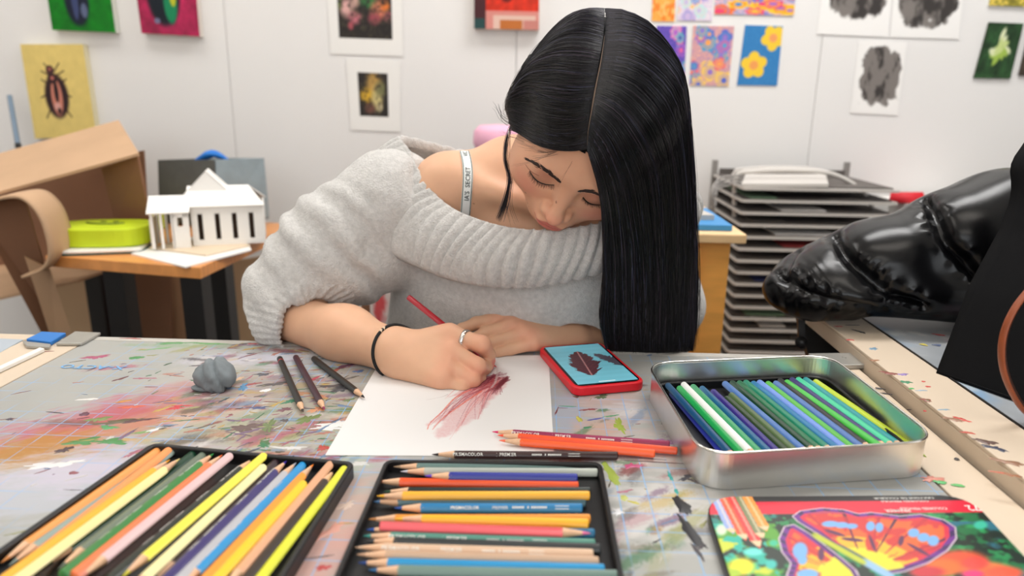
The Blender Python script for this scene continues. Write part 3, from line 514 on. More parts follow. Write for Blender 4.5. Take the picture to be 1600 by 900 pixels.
# the mat: a dense sheet carrying its stains
nx, ny = 620, 420
def fmat(u, v): return np.stack([MX0+(MX1-MX0)*u, .08+(TY1-.016-.08)*v, np.full(len(u), ZT)], 1)
p, f, u, v = grid(fmat, nx, ny); x, y = p[:, 0], p[:, 1]
c = board_paint(x, y, 3); q2 = np.stack([x, y], 1)
def wash(px, py, rx, ry, rot, col, a=.8, soft=.5, seed=0, sc=60, nk=.6):
    global c
    o = P(px, py); cs, sn = math.cos(rot), math.sin(rot); dx = x-o[0]; dy = y-o[1]; s_ = (np.abs(dx) < rx*2.6+ry*2) & (np.abs(dy) < ry*2.6+rx*2)
    xx = (dx[s_]*cs+dy[s_]*sn)/rx; yy = (-dx[s_]*sn+dy[s_]*cs)/ry; n = fbm(q2[s_]*sc, seed+int(px), 4); st = fbm(np.stack([xx*2, yy*rx/ry*6], 1), seed+9, 3)
    k = (1-sstep(1-soft, 1+soft, np.hypot(xx, yy)+(n-.5)*nk*2+(st-.5)*1.3))*a; c[s_] = c[s_]*(1-k[:, None])+np.array(col, float)*k[:, None]
# broad worn / smeared areas
for i, (px, py, rx, ry, rot, col, a) in enumerate([
  (200, 645, .125, .045, .75, (186, 116, 132), .8), (130, 680, .10, .035, .8, (190, 122, 84), .65), (60, 700, .05, .03, .7, (175, 120, 40), .75), (260, 610, .05, .012, .95, (176, 112, 108), .6),
  (150, 655, .06, .02, .75, (180, 70, 90), .5), (330, 720, .12, .05, .1, (196, 176, 206), .5), (60, 760, .12, .05, .3, (190, 195, 212), .5), (200, 730, .1, .03, .2, (200, 190, 205), .5),
  (430, 640, .1, .09, 0, (170, 160, 140), .6), (480, 600, .09, .04, .3, (150, 140, 135), .6), (520, 560, .1, .025, .1, (160, 150, 150), .5), (420, 680, .08, .03, 0, (160, 165, 130), .5),
  (500, 800, .06, .06, .4, (200, 160, 145), .6), (520, 860, .06, .03, .4, (205, 150, 140), .6), (470, 560, .05, .03, 0, (190, 205, 220), .5), (380, 560, .06, .02, .2, (200, 195, 215), .5),
  (960, 640, .04, .05, .2, (190, 165, 160), .6), (930, 670, .03, .02, .2, (205, 160, 140), .6), (1000, 700, .04, .03, 0, (200, 180, 175), .5), (880, 640, .02, .05, 0, (160, 165, 190), .5),
  (1000, 640, .04, .03, 0, (200, 200, 205), .6), (1040, 800, .06, .05, 0, (214, 210, 206), .6), (600, 545, .1, .01, 0, (150, 120, 130), .5), (300, 540, .07, .008, .05, (130, 160, 120), .5), (440, 720, .06, .02, 0, (165, 175, 140), .5), (560, 700, .02, .03, 0, (175, 190, 170), .5),
  (300, 590, .06, .03, .7, (200, 190, 180), .3), (340, 640, .05, .02, .8, (215, 170, 150), .45)]):
    wash(px, py, rx, ry, rot, col, a, .5, i)
WASHN = 0
r = np.random.default_rng(12)
pal = [(60, 110, 70), (120, 40, 40), (60, 55, 60), (150, 150, 90), (180, 110, 90), (90, 120, 160), (210, 205, 200), (190, 150, 60), (110, 80, 110), (80, 70, 50), (170, 90, 110)]
for i in range(230):                         # small soft stains, densest near the drawing
    if r.random() < .75: px, py = r.normal(440, 110), r.uniform(535, 720)
    else: px, py = r.uniform(880, 1100), r.uniform(580, 900)
    s_ = r.uniform(.003, .012); wash(px, py, s_*r.uniform(1, 3), s_*.6, r.uniform(-.2, 1.3), pal[r.integers(len(pal))], r.uniform(.25, .7), .5, i, 150, .5)
obj('cutting_mat', npmesh('cutting_mat', p, f, True, np.clip(c, 0, 255)), M_mat, t)
MATLAB = t
# printed word on the far left of the mat, mirrored end to end
o = P(200, 573); vv, ff = text_on('X-ACTO', o, (-1, .0, 0), (0, -1, 0), .017, .0007, 1.25, .015)
obj('lettering', npmesh('lettering', vv, ff, False), mat('print_blue', (120, 175, 222), .5), t)
# ---- sharp dried paint: thin irregular blobs
def blobs(name, specs, parent, z=.0, label=None):
    V_, F_, C_ = [], [], []
    for (px, py, rx, ry, rot, col, kind) in specs:
        o = P(px, py, z) if px > -9000 else None; n = 44; rx *= .82; ry *= .82; ph = RNG.random(6)*6.3; th_ = np.arange(n)*2*np.pi/n; kk = .22 if kind == 's' else .1
        rr = 1+kk*(np.sin(2*th_+ph[0])+np.sin(3*th_+ph[1])+.8*np.sin(5*th_+ph[2])+.8*np.sin(8*th_+ph[3])+.6*np.sin(13*th_+ph[4]))+kk*.9*(RNG.random(n)-.5); rr = np.maximum(rr, .15)
        a = np.linspace(0, 2*np.pi, n, endpoint=False); xx = rx*rr*np.cos(a); yy = ry*rr*np.sin(a)
        X = o[0]+xx*math.cos(rot)-yy*math.sin(rot); Y = o[1]+xx*math.sin(rot)+yy*math.cos(rot); b = len(V_)
        h = .0002+RNG.random()*.0002; col = tuple(.80*q+.20*168 for q in col)
        V_ += [(o[0], o[1], o[2]+h+.0002)]+[(q, s, o[2]+h) for q, s in zip(o[0]+(X-o[0])*.85, o[1]+(Y-o[1])*.85)]+[(q, s, o[2]-.0002) for q, s in zip(X, Y)]
        F_ += [(b, b+1+i, b+1+(i+1) % n) for i in range(n)]+[(b+1+i, b+1+n+i, b+1+n+(i+1) % n, b+1+(i+1) % n) for i in range(n)]; C_ += [col]*(2*n+1)
    return tag(obj(name, npmesh(name, V_, F_, True, np.array(C_, float)), mat('dried_paint', (200, 200, 200), .35, attr='col'), parent), kind='stuff')
B = [(150, 558, .016, .008, .3, (170, 60, 100), 's'), (213, 559, .012, .006, .4, (50, 135, 60), 'b'), (262, 569, .008, .002, 1.1, (40, 70, 40), 'b'), (272, 536, .03, .005, .1, (70, 140, 70), 's'), (330, 537, .03, .003, .0, (90, 160, 80), 's'), (245, 545, .02, .003, .4, (110, 170, 100), 's'), (395, 537, .01, .002, 0, (190, 40, 50), 's'),
 (205, 529, .02, .002, 0, (160, 50, 50), 's'), (188, 592, .012, .0025, .9, (90, 30, 35), 's'), (340, 564, .01, .002, .3, (110, 70, 120), 'b'), (132, 647, .007, .006, .3, (80, 25, 50), 'b'), (193, 627, .012, .003, .5, (200, 120, 30), 'b'), (205, 636, .014, .004, .3, (220, 80, 45), 's'), (137, 624, .014, .003, .2, (240, 235, 230), 'b'),
 (276, 637, .008, .007, .2, (205, 30, 40), 's'), (285, 634, .016, .0015, .1, (205, 40, 45), 'b'), (15, 655, .005, .003, 0, (50, 40, 60), 's'), (185, 659, .03, .006, .3, (80, 70, 40), 's'), (215, 657, .02, .004, .3, (70, 30, 35), 's'), (170, 668, .012, .005, .1, (60, 150, 80), 's'), (130, 690, .02, .008, .2, (50, 125, 50), 's'), (175, 690, .018, .007, .1, (50, 130, 55), 's'), (155, 655, .012, .007, .4, (110, 130, 60), 's'),
 (100, 703, .009, .006, .6, (55, 30, 35), 's'), (70, 727, .02, .006, .3, (238, 235, 235), 's'), (105, 724, .016, .005, .4, (240, 238, 236), 's'), (115, 739, .006, .003, 0, (140, 60, 70), 'b'), (240, 672, .01, .003, .8, (235, 235, 235), 'b'), (225, 675, .014, .003, .5, (110, 150, 70), 's'), (385, 668, .02, .012, .2, (90, 65, 60), 's'), (400, 660, .01, .006, .2, (130, 110, 110), 's'),
 (350, 625, .008, .002, 1.2, (40, 60, 70), 's'), (330, 631, .006, .002, .8, (60, 80, 60), 's'), (410, 585, .01, .006, .3, (60, 60, 70), 's'), (430, 600, .02, .006, .5, (70, 60, 60), 's'), (455, 627, .01, .006, .8, (30, 110, 70), 's'), (405, 637, .014, .004, .2, (50, 60, 110), 's'), (445, 640, .008, .006, .3, (110, 60, 70), 's'), (480, 655, .018, .008, 1.1, (100, 120, 50), 's'), (495, 640, .01, .008, .6, (215, 140, 90), 's'), (470, 615, .01, .008, .6, (180, 120, 80), 's'),
 (415, 610, .008, .005, .4, (245, 240, 238), 'b'), (525, 663, .018, .009, .2, (245, 243, 240), 's'), (512, 668, .02, .007, .2, (240, 240, 240), 's'), (530, 608, .014, .01, .7, (40, 40, 45), 's'), (520, 603, .02, .006, .2, (60, 50, 50), 's'), (505, 700, .006, .008, .2, (190, 50, 40), 's'), (415, 690, .005, .012, .2, (60, 100, 50), 's'), (420, 665, .006, .02, .2, (95, 115, 60), 's'), (412, 695, .006, .008, .2, (30, 110, 60), 's'), (445, 657, .006, .004, 0, (70, 60, 60), 's'), (540, 572, .02, .005, .9, (80, 30, 60), 's'), (560, 580, .01, .004, .5, (60, 90, 140), 's'), (455, 700, .015, .004, 0, (232, 230, 228), 's'),
 (395, 600, .01, .004, .4, (150, 60, 60), 's'), (520, 580, .008, .008, .2, (160, 70, 50), 's'), (490, 592, .012, .004, .9, (170, 40, 60), 's'), (380, 605, .006, .012, .1, (60, 130, 180), 's'), (372, 592, .01, .004, .9, (225, 180, 140), 's'), (500, 620, .01, .006, .5, (200, 120, 80), 's'), (545, 625, .008, .004, .5, (90, 110, 60), 's'),
 (968, 665, .006, .02, .2, (150, 170, 50), 's'), (930, 655, .012, .0018, .4, (60, 60, 150), 'b'), (918, 668, .006, .003, .5, (40, 120, 70), 'b'), (905, 655, .004, .008, .2, (190, 180, 60), 'b'), (887, 635, .012, .0012, 0, (40, 140, 90), 'b'), (955, 650, .01, .002, .3, (60, 140, 80), 's'), (940, 620, .01, .006, .5, (60, 90, 50), 's'), (920, 640, .01, .003, .3, (130, 40, 40), 's'), (955, 740, .006, .026, .25, (150, 170, 50), 'b'), (988, 728, .009, .006, .2, (190, 60, 110), 's'), (1047, 744, .0018, .012, .05, (30, 160, 150), 's'), (1057, 768, .002, .006, .05, (30, 160, 150), 'b'),
 (1066, 790, .0075, .018, .12, (18, 18, 22), 'b'), (1080, 832, .006, .030, .26, (18, 18, 22), 'b'), (1090, 862, .0025, .014, .2, (60, 55, 60), 'b'), (1075, 745, .012, .004, .6, (50, 50, 60), 's'), (1085, 752, .01, .003, -.6, (70, 60, 60), 's'), (1020, 722, .04, .001, -.05, (80, 50, 50), 'b'), (1000, 716, .03, .0008, -.08, (60, 50, 60), 'b'), (975, 778, .004, .006, .2, (190, 195, 90), 'b'), (990, 785, .008, .002, -.4, (200, 190, 60), 'b'), (965, 800, .006, .005, .3, (238, 238, 240), 's'), (1040, 690, .008, .008, .2, (170, 110, 170), 's'), (1010, 690, .02, .0015, .4, (120, 170, 210), 'b'),
 (505, 887, .006, .004, .5, (190, 40, 40), 's'), (515, 830, .02, .006, 1.0, (225, 150, 130), 's'), (540, 790, .01, .005, 1, (220, 190, 170), 's'), (560, 725, .012, .004, .1, (225, 225, 220), 's'), (900, 620, .005, .003, 0, (90, 60, 50), 's'), (1105, 740, .01, .003, .3, (50, 50, 55), 's'), (1150, 757, .004, .003, 0, (70, 80, 40), 'b'), (1300, 749, .006, .002, .2, (50, 60, 80), 's')]
r = np.random.default_rng(5)
for i in range(430):
    px, py = (r.normal(420, 110), r.uniform(537, 715)) if r.random() < .65 else (r.uniform(0, 1100), r.uniform(545, 890))
    if 560 < px < 860 and 545 < py < 715: continue
    s_ = r.uniform(.0006, .0034)*(1 if i % 3 else 1.5); B.append((px, py, s_*r.uniform(1, 4.5), s_*r.uniform(.25, .7), r.uniform(-.3, 1.4), pal[r.integers(len(pal))], 's'))
blobs('dried_paint', B, t)
# brackets and clip at the corners of the board
tt = thing('corner_bracket', 'pale grey metal bracket plate on the far left corner of the table', 'bracket', P(125, 528))
bevel(obj('plate', G().prism([tuple(P(*q)[:2]) for q in [(88, 541), (128, 541), (158, 524), (118, 522)]], ZT+.0005, ZT+.0045).mesh(), M_steel, tt), .001)
tt = thing('corner_bracket', 'grey metal bracket plate on the right far corner, behind the tin', 'bracket', P(1320, 567))
bevel(obj('plate', G().prism([tuple(P(*q)[:2]) for q in [(1302, 578), (1350, 577), (1332, 558), (1262, 559)]], ZT+.0005, ZT+.0065).mesh(), M_steel, tt), .001)
obj('screw', G().lathe([(0, .0078), (.0025, .0076), (.003, .0065)], P(1318, 566)*[1, 1, 0]+[0, 0, ZT], 10).mesh(), M_steel, tt)
# neighbouring board on the left
t = thing('drafting_board', 'second pale drafting board beyond the table at the far left, with a white metal rail', 'table', (-.95, .6, 0))
bevel(obj('board', G().box((-1.0, .49, ZT-.014), (.590, .86, .024)).mesh(), M_strip, t), .002)
q = [P(-60, 606, .003), P(68, 546, .003)]; d = nrm(q[1]-q[0])
bevel(obj('rail', G().sheet([q[0]+[-.006, .002, 0], q[0]+[.003, -.002, 0], q[1]+[.003, -.002, 0], q[1]+[-.006, .002, 0]], .005).mesh(), M_white, t), .001)
obj('mat_sheet', G().prism([tuple(P(*q)[:2]) for q in [(-140, 540), (-60, 585), (36, 531), (-30, 528)]], ZT-.001, ZT+.0005).mesh(), mat('mat_plain', (178, 188, 198), .4), t)
for x, y in ((-1.2, .15), (-.8, .15), (-1.2, .85), (-.76, .85)): obj('leg', G().box((x, y, .36), (.05, .05, .72)).mesh(), M_blk, t)
tt = thing('blue_clip', 'bright blue tape wrapped bracket at the corner of the left board', 'bracket', P(75, 532))
bevel(obj('clip_body', G().prism([tuple(P(*q)[:2]) for q in [(42, 536), (80, 541), (104, 526), (66, 524)]], ZT+.0005, ZT+.006).mesh(), mat('blue_tape', (40, 120, 200), .5), tt), .001)
bevel(obj('plate', G().prism([tuple(P(*q)[:2]) for q in [(36, 537), (42, 545), (78, 547), (80, 542), (44, 538)]], ZT+.0005, ZT+.0045).mesh(), M_steel, tt), .001)
# raised drafting board on the right
RZ = .020
xe = lambda Y: .417
t = thing('raised_drafting_board', 'raised right hand drafting board with birch edge and blue stained mat, under the black jacket', 'table', (.9, .6, 0))
X0 = .418; X1 = 1.45; YF = 1.075
bevel(obj('board', G().box(((X0+X1)/2, (YF+.05)/2, ZT+RZ-.014), (X1-X0, YF-.05, .022)).mesh(), M_strip, t), .0015)
bevel(obj('edge_strip', G().box((X0+.031, (YF+.05)/2, ZT+RZ-.001), (.062, YF-.052, .004)).mesh(), M_strip, t), .001)
nx, ny = 330, 330; p, f, u, v = grid(lambda u, v: np.stack([X0+.064+(.9)*u, .1+(YF-.115)*v, np.full(len(u), ZT+RZ+.0002)], 1), nx, ny); x, y = p[:, 0], p[:, 1]; q2 = np.stack([x, y], 1)
n1 = fbm(q2*14, 50, 4); c = full(x, (160, 165, 170))*(.9+.2*n1)[:, None]; c = paint(c, [(sstep(.5, .62, fbm(q2*[7, 5], 61))*.7, (120, 160, 200)), (sstep(.58, .7, fbm(q2*12, 64))*.5, (190, 150, 170)), (sstep(.6, .7, fbm(q2*18, 66))*.5, (215, 212, 205))])
obj('cutting_mat', npmesh('cutting_mat', p, f, True, c), mat('cutting_mat_blue', (180, 180, 180), .38, attr='col'), t)
obj('mat_edge', G().box((X0+.0635, (YF+.08)/2, ZT+RZ+.001), (.0015, YF-.11, .002)).mesh(), M_blk, t)
for x_, y_ in ((.52, .15), (1.38, .15), (.52, .98), (1.38, .98)): obj('leg', G().box((x_, y_, (ZT-.01)/2), (.05, .05, ZT-.01)).mesh(), M_blk, t)
B = [(1310, 510, .006, .002, 0, (190, 40, 40), 's'), (1343, 518, .003, .012, .5, (35, 35, 35), 's'), (1331, 508, .014, .001, .05, (40, 40, 45), 'b'), (1328, 531, .005, .003, 0, (210, 50, 45), 's'), (1365, 545, .006, .005, .4, (110, 150, 180), 's'), (1366, 563, .006, .003, 0, (170, 110, 70), 's'), (1390, 583, .013, .004, -.3, (140, 60, 45), 's'), (1411, 585, .006, .004, .2, (150, 120, 200), 's'), (1416, 597, .006, .005, .1, (40, 130, 80), 's'), (1424, 607, .004, .002, .1, (80, 190, 90), 'b'), (1443, 596, .003, .002, .1, (215, 60, 50), 'b'), (1450, 604, .004, .002, .1, (215, 60, 50), 'b'), (1447, 625, .007, .004, -.5, (150, 80, 60), 's'), (1449, 626, .003, .002, -.5, (40, 120, 60), 'b'), (1445, 642, .002, .002, -.5, (215, 40, 40), 'b'), (1490, 655, .012, .004, -.5, (160, 110, 80), 's'), (1502, 655, .01, .003, -.7, (215, 60, 45), 's'), (1512, 676, .008, .002, -.3, (210, 80, 60), 's'), (1540, 690, .012, .005, -.6, (90, 60, 50), 's'), (1555, 700, .01, .005, -.6, (40, 45, 70), 's'), (1575, 722, .016, .004, -.5, (150, 100, 70), 's'), (1560, 738, .006, .002, -.2, (215, 100, 70), 's'), (1580, 742, .008, .003, -.3, (170, 100, 60), 's'), (1440, 610, .006, .002, .1, (170, 190, 210), 's'), (1475, 640, .006, .002, .1, (150, 180, 200), 's'), (1443, 538, .005, .004, .3, (225, 205, 60), 's'), (1464, 539, .006, .003, .1, (60, 80, 130), 's'), (1467, 523, .01, .002, -.4, (190, 50, 50), 's'), (1340, 620, .001, .001, 0, (60, 50, 40), 's')]
blobs('dried_paint', B, t, RZ+.0012)
blobs('dried_paint', [(1375, 607, .006, .002, -.4, (35, 30, 35), 's'), (1385, 615, .006, .002, -.4, (35, 30, 35), 's'), (1457, 748, .01, .006, .1, (240, 150, 130), 's'), (1469, 753, .006, .004, -.2, (90, 200, 110), 'b'), (1497, 758, .006, .003, -.2, (90, 200, 100), 'b'), (1495, 717, .003, .003, 0, (40, 35, 35), 'b'), (1420, 640, .003, .001, 0, (60, 40, 40), 's')], MATLAB, .0008)
t = thing('hinge_bracket', 'dark jointed hinge bracket hanging under the raised board, below the jacket', 'bracket', V(1275, 520, 1.0))
obj('arm', G().sheet([V(1240, 478, 1.09), V(1290, 484, 1.09), V(1310, 560, 1.07), V(1262, 560, 1.07)], .012).mesh(), M_blk, t)
obj('pivot', G().tube([V(1252, 535, 1.05), V(1252, 535, 1.03)], .009, 14).n(), M_blk, t); obj('arm', G().sheet([V(1246, 500, 1.06), V(1256, 500, 1.06), V(1258, 545, 1.05), V(1248, 545, 1.05)], .006).mesh(), M_blk, t)
tag(obj('wood_block', G().box(V(1308, 545, 1.10), (.06, .05, .045)).mesh(), mat('dark_wood', (96, 66, 46), .6)), 'small brown wooden block under the corner of the raised board', 'block')

# ================================================================ paper with the feather drawing
pc = [P(599, 556, .0007), P(857, 555, .0007), P(866, 713, .0007), P(508, 711, .0007)]
t = thing('drawing_paper', 'white drawing paper with a red feather in coloured pencil, under her hand', 'paper', (pc[0]+pc[2])/2)
nu, nv = 360, 440; TLp, TRp, BRp, BLp = pc
def fpap(u, v): q = (TLp*(1-u[:, None])+TRp*u[:, None])*(1-v[:, None])+(BLp*(1-u[:, None])+BRp*u[:, None])*v[:, None]; return q
p, f, u, v = grid(fpap, nu, nv); c = full(u, (230, 228, 227)); x, y = p[:, 0], p[:, 1]
def dist_path(pts, n=40):
    s_ = smooth_path([P(*q)[:2] for q in pts], n); best = np.full(len(x), 9.); tt_ = np.zeros(len(x))
    for i in range(n-1):
        a, b = s_[i], s_[i+1]; d = b-a; k = np.clip(((x-a[0])*d[0]+(y-a[1])*d[1])/(d@d), 0, 1); q = np.hypot(x-a[0]-k*d[0], y-a[1]-k*d[1]); m = q < best; best[m] = q[m]; tt_[m] = (i+k[m])/(n-1)
    return best, tt_
gn = fbm(np.stack([x*900, y*900], 1), 5, 2)
# vane: rows of barbs leaving the shaft
rg = np.random.default_rng(4)
AK = 1.
def strk(pts, wd, col, a, taper=1):
    global c
    d, k = dist_path(pts, 14); w_ = wd*(1-.7*k*taper); m = np.clip(1-sstep(w_*.5, w_*1.2, d), 0, 1)*a*(.35+.6*gn)*AK; c = paint(c, [(m, col)])
# soft body fill
poly = [(778, 585), (796, 594), (792, 608), (768, 630), (752, 655), (724, 670), (700, 684), (684, 688), (672, 678), (690, 660), (668, 668), (659, 668), (690, 640), (720, 622), (690, 622), (735, 604), (760, 592)]
PP = np.array([P(*q)[:2] for q in poly]); ins = np.zeros(len(x), bool); j = len(PP)-1
for i in range(len(PP)):
    xi, yi, xj, yj = *PP[i], *PP[j]; ins ^= ((yi > y) != (yj > y)) & (x < (xj-xi)*(y-yi)/(yj-yi+1e-12)+xi); j = i
tipd = np.hypot(x-P(785, 592)[0], y-P(785, 592)[1])
dm_ = np.full(len(x), 9.); j = len(PP)-1
for i in range(len(PP)):
    e_ = PP[i]-PP[j]; k = np.clip(((x-PP[j][0])*e_[0]+(y-PP[j][1])*e_[1])/(e_@e_), 0, 1); dm_ = np.minimum(dm_, np.hypot(x-PP[j][0]-k*e_[0], y-PP[j][1]-k*e_[1])); j = i
ins = ins*sstep(0, .007, dm_+(fbm(np.stack([x*120, y*120], 1), 8, 3)-.5)*.008)
c = paint(c, [(ins*(.62-.32*sstep(.0, .10, tipd))*(.5+.7*gn), (204, 96, 102))])
AK = .5
for i in range(60):
    k = rg.random(); a = P(776-14*k, 580+34*k); tx, ty = [(665, 668), (690, 655), (700, 688), (740, 668), (690, 625), (720, 618), (672, 672)][rg.integers(7)]
    x0, y0 = 782-rg.random()*12, 588+rg.random()*14; mx_, my_ = x0*.5+tx*.5+rg.normal()*5-6, y0*.5+ty*.5-7+rg.normal()*3; fr = rg.uniform(.35, 1)
    strk([(x0, y0), (x0+(mx_-x0)*fr, y0+(my_-y0)*fr), (x0+(tx-x0)*fr, y0+(ty-y0)*fr+rg.normal()*2)], .0011, [(150, 45, 62), (200, 70, 75), (120, 35, 50), (215, 110, 105)][rg.integers(4)], .75)
AK = 1.
for i in range(26): strk([(792+rg.normal()*2, 592+rg.normal()*2), (782, 600+rg.normal()*3), (772+rg.normal()*6, 606+rg.random()*12)], .0013, (110, 35, 48), .8)
for i in range(20): strk([(768+rg.random()*24, 582+rg.random()*10), (750+rg.random()*20, 590+rg.random()*8), (715+rg.random()*40, 598+rg.random()*10)], .0012, (125, 40, 60), .8)
for q in ([(735, 610), (712, 622), (690, 645), (672, 662), (668, 672)], [(752, 612), (728, 628), (700, 648), (684, 662), (676, 672)]): strk(q, .0018, (222, 90, 70), .85)
strk([(776, 574), (777, 584), (774, 598), (768, 606)], .0016, (210, 200, 198), 1, 0); strk([(700, 617), (690, 621), (665, 626)], .0006, (150, 130, 130), .6)
obj('sheet', npmesh('sheet', p, f[:, ::-1], True, np.clip(c, 0, 255)), mat('drawn_paper', (240, 240, 240), .65, attr='col', spec=.25), t)
obj('backing', G().prism([tuple(q[:2]) for q in (BLp, BRp, TRp, TLp)], ZT+.0001, ZT+.0006).mesh(), M_white, t)

# ================================================================ kneaded eraser
def blob_mesh(c, r, seed, n=48, amp=.25, sc=40, flat=-.7):
    def fn(u, v):
        th_ = v*np.pi; ph = u*2*np.pi; d = np.stack([np.sin(th_)*np.cos(ph), np.sin(th_)*np.sin(ph), np.cos(th_)], 1)
        k = 1+amp*(fbm(d*1.6+5, seed, 4)-.5)*2-.22*np.exp(-((d[:, 0]*.8+d[:, 1]*.3-.25+.3*d[:, 2])/.09)**2)-.15*np.exp(-((d[:, 0]+.5*d[:, 2]+.1)/.07)**2)
        q = d*k[:, None]; q[:, 2] = np.maximum(q[:, 2], flat); return np.array(c)+q*r
    return grid(fn, n, n//2, True)
c0 = P(338, 606); t = thing('kneaded_eraser', 'grey kneaded eraser lump on the mat, left of the dark pencils', 'eraser', c0)
p, f, _, _ = blob_mesh(c0+[0, 0, .0145], np.array([.024, .022, .0205]), 6); obj('lump', npmesh('lump', p, f[:, ::-1], True), mat('eraser_grey', (120, 128, 132), .65, noise=.1, nscale=60, bump=.3, bscale=300), t)
p, f, _, _ = blob_mesh(P(322, 610)+[0, 0, .0035], np.array([.016, .008, .004]), 9, 32); obj('pressed_lip', npmesh('lip', p, f[:, ::-1], True), MATS['eraser_grey'], t)

# ================================================================ phone
q = [P(866, 541), P(962, 538), P(986, 616), P(879, 621)]; cc = sum(q)/4; ex_ = nrm((q[1]-q[0]+q[2]-q[3])*[1, 1, 0]); ey_ = np.array([-ex_[1], ex_[0], 0.])
Wd, Ln = .0755, .150
def rrect(w_, l_, r_, n=6):
    o = []
    for sx, sy, a0 in ((1, 1, 0), (-1, 1, 90), (-1, -1, 180), (1, -1, 270)):
        for k in range(n+1): a = math.radians(a0+90*k/n); o.append((sx*(w_/2-r_)+r_*math.cos(a), sy*(l_/2-r_)+r_*math.sin(a)))
    return o
def loc2(pts, c, ex, ey): return [(c[0]+a*ex[0]+b*ey[0], c[1]+a*ex[1]+b*ey[1]) for a, b in pts]
a0 = P(862, 545, .008); a1 = P(960, 537, .008); b1 = P(985, 602, .008); b0 = P(872, 612, .008)
cc = (a0+a1+b1+b0)/4; ex_ = nrm((a1-a0+b1-b0)*[1, 1, 0]); ey_ = np.array([-ex_[1], ex_[0], 0.]); Ln = .5*(np.linalg.norm(a0-b0)+np.linalg.norm(a1-b1)); Wd = .5*(np.linalg.norm(a0-a1)+np.linalg.norm(b1-b0))
print('phone', Wd, Ln)
t = thing('smartphone', 'red-cased phone showing a dark feather on its blue screen, beside the paper', 'phone', (cc[0], cc[1], ZT))
M_case = mat('case_red', (222, 24, 40), .35)
bevel(obj('case', G().prism(loc2(rrect(Wd, Ln, .012), cc, ex_, ey_), ZT+.0006, ZT+.0115).mesh(), M_case, t), .002, 3)
obj('screen_glass', G().prism(loc2(rrect(Wd-.0085, Ln-.0085, .009), cc, ex_, ey_), ZT+.0108, ZT+.0118).mesh(), mat('phone_black', (10, 10, 12), .12), t)
sw, sl = Wd-.014, Ln-.015
def fscr(u, v): return np.array([cc[0], cc[1], ZT+.0122])+ex_*((u-.5)*sw)[:, None]+ey_*((.5-v)*sl)[:, None]
p, f, u, v = grid(fscr, 110, 150)
st = fbm(np.stack([u*30, v*6], 1), 6); c = full(u, (112, 182, 200))*(.98+.012*np.sin(v*60))[:, None]
def feather(u, v, cx, cy, L, wd, rot, seed):
    cs, sn = math.cos(rot), math.sin(rot); X = (u-cx)*cs+(v-cy)*1.8*sn; Y = -(u-cx)*sn+(v-cy)*1.8*cs; t_ = (Y/L+.5); w_ = wd*np.clip(np.sin(np.clip(t_, 0, 1)*np.pi)**.6, 0, 1)
    e = w_*(.45+1.1*fbm(np.stack([Y*26+np.abs(X)*26, X*4], 1), seed, 3)); return ((np.abs(X) < e) & (t_ > 0) & (t_ < 1)).astype(float)*1., X
m1, X1 = feather(u, v, .42, .5, 1.15, .24, .12, 3); m2, _ = feather(u, v, .95, .5, .9, .13, -.5, 5)
hatch = .5+.5*np.sin((np.abs(X1)*60+v*90))
c = paint(c, [(m1, (60, 18, 28)), (m1*hatch*.5, (120, 50, 60)), (m1*(np.abs(X1) < .012), (160, 110, 110)), (m2*.85, (70, 50, 60))])
c = paint(c, [(((u > .36) & (u < .64) & (v > .965) & (v < .975))*1., (230, 235, 235))])
obj('display', npmesh('display', p, f[:, ::-1], True, c), mat('display_lit', (200, 200, 200), .15, attr='col'), t)
nt = MATS['display_lit'].node_tree; bb = nt.nodes['Principled BSDF']; nt.links.new(bb.inputs['Base Color'].links[0].from_socket, bb.inputs['Emission Color']); bb.inputs['Emission Strength'].default_value = .35
# ================================================================ coloured pencils
PR = .0037; PL = .175
_pm = {}
def pencil_meshes():
    if _pm: return _pm
    # local: +X from blunt end (0) to point (PL); radius PR
    def lat(prof, n=14, name='m'):
        v = []; f = []
        for x_, r_ in prof:
            for j in range(n): a = 2*math.pi*j/n; v.append((x_, r_*math.cos(a), r_*math.sin(a)))
        for i in range(len(prof)-1):
            for j in range(n): f.append((i*n+j, i*n+(j+1) % n, (i+1)*n+(j+1) % n, (i+1)*n+j))
        return npmesh(name, v, f)
    for L_ in (PL, .150, .132, .160, .168, .184):
        ct = L_-.021
        _pm['barrel', L_] = lat([(0, .0), (0, PR*.6), (0, PR*.6), (.0002, PR*.9), (.0012, PR), (.0012, PR), (ct-.001, PR), (ct-.001, PR), (ct, PR*.96)], name='barrel')
        _pm['blunt', L_] = lat([(0, .0), (0, PR*.6), (0, PR*.6), (.0002, PR*.9), (.0012, PR), (.0012, PR), (L_-.0012, PR), (L_-.0012, PR), (L_-.0002, PR*.9), (L_, PR*.6), (L_, PR*.6), (L_, 0)], name='barrel')
        # scalloped wood cone
        n = 24; v = []; f = []
        for i, (x_, r_) in enumerate([(ct-.0015, PR*.985), (ct+.001, PR*.93), (L_-.0065, PR*.40)]):
            for j in range(n): a = 2*math.pi*j/n; v.append((x_+(.0012*math.cos(6*a) if i == 0 else 0), r_*math.cos(a), r_*math.sin(a)))
        for i in range(2):
            for j in range(n): f.append((i*n+j, i*n+(j+1) % n, (i+1)*n+(j+1) % n, (i+1)*n+j))
        _pm['wood', L_] = npmesh('wood_cone', v, f)
        _pm['lead', L_] = lat([(L_-.0067, PR*.41), (L_-.001, PR*.12), (L_, .0)], 10, 'lead')
    _pm['core'] = lat([(-.0001, PR*.45), (-.0001, 0)], 10, 'core')
    return _pm
M_wd = mat('pencil_wood', (226, 182, 146), .6, noise=.06, nscale=200)
M_lw = mat('lettering_white', (238, 236, 230), .4)
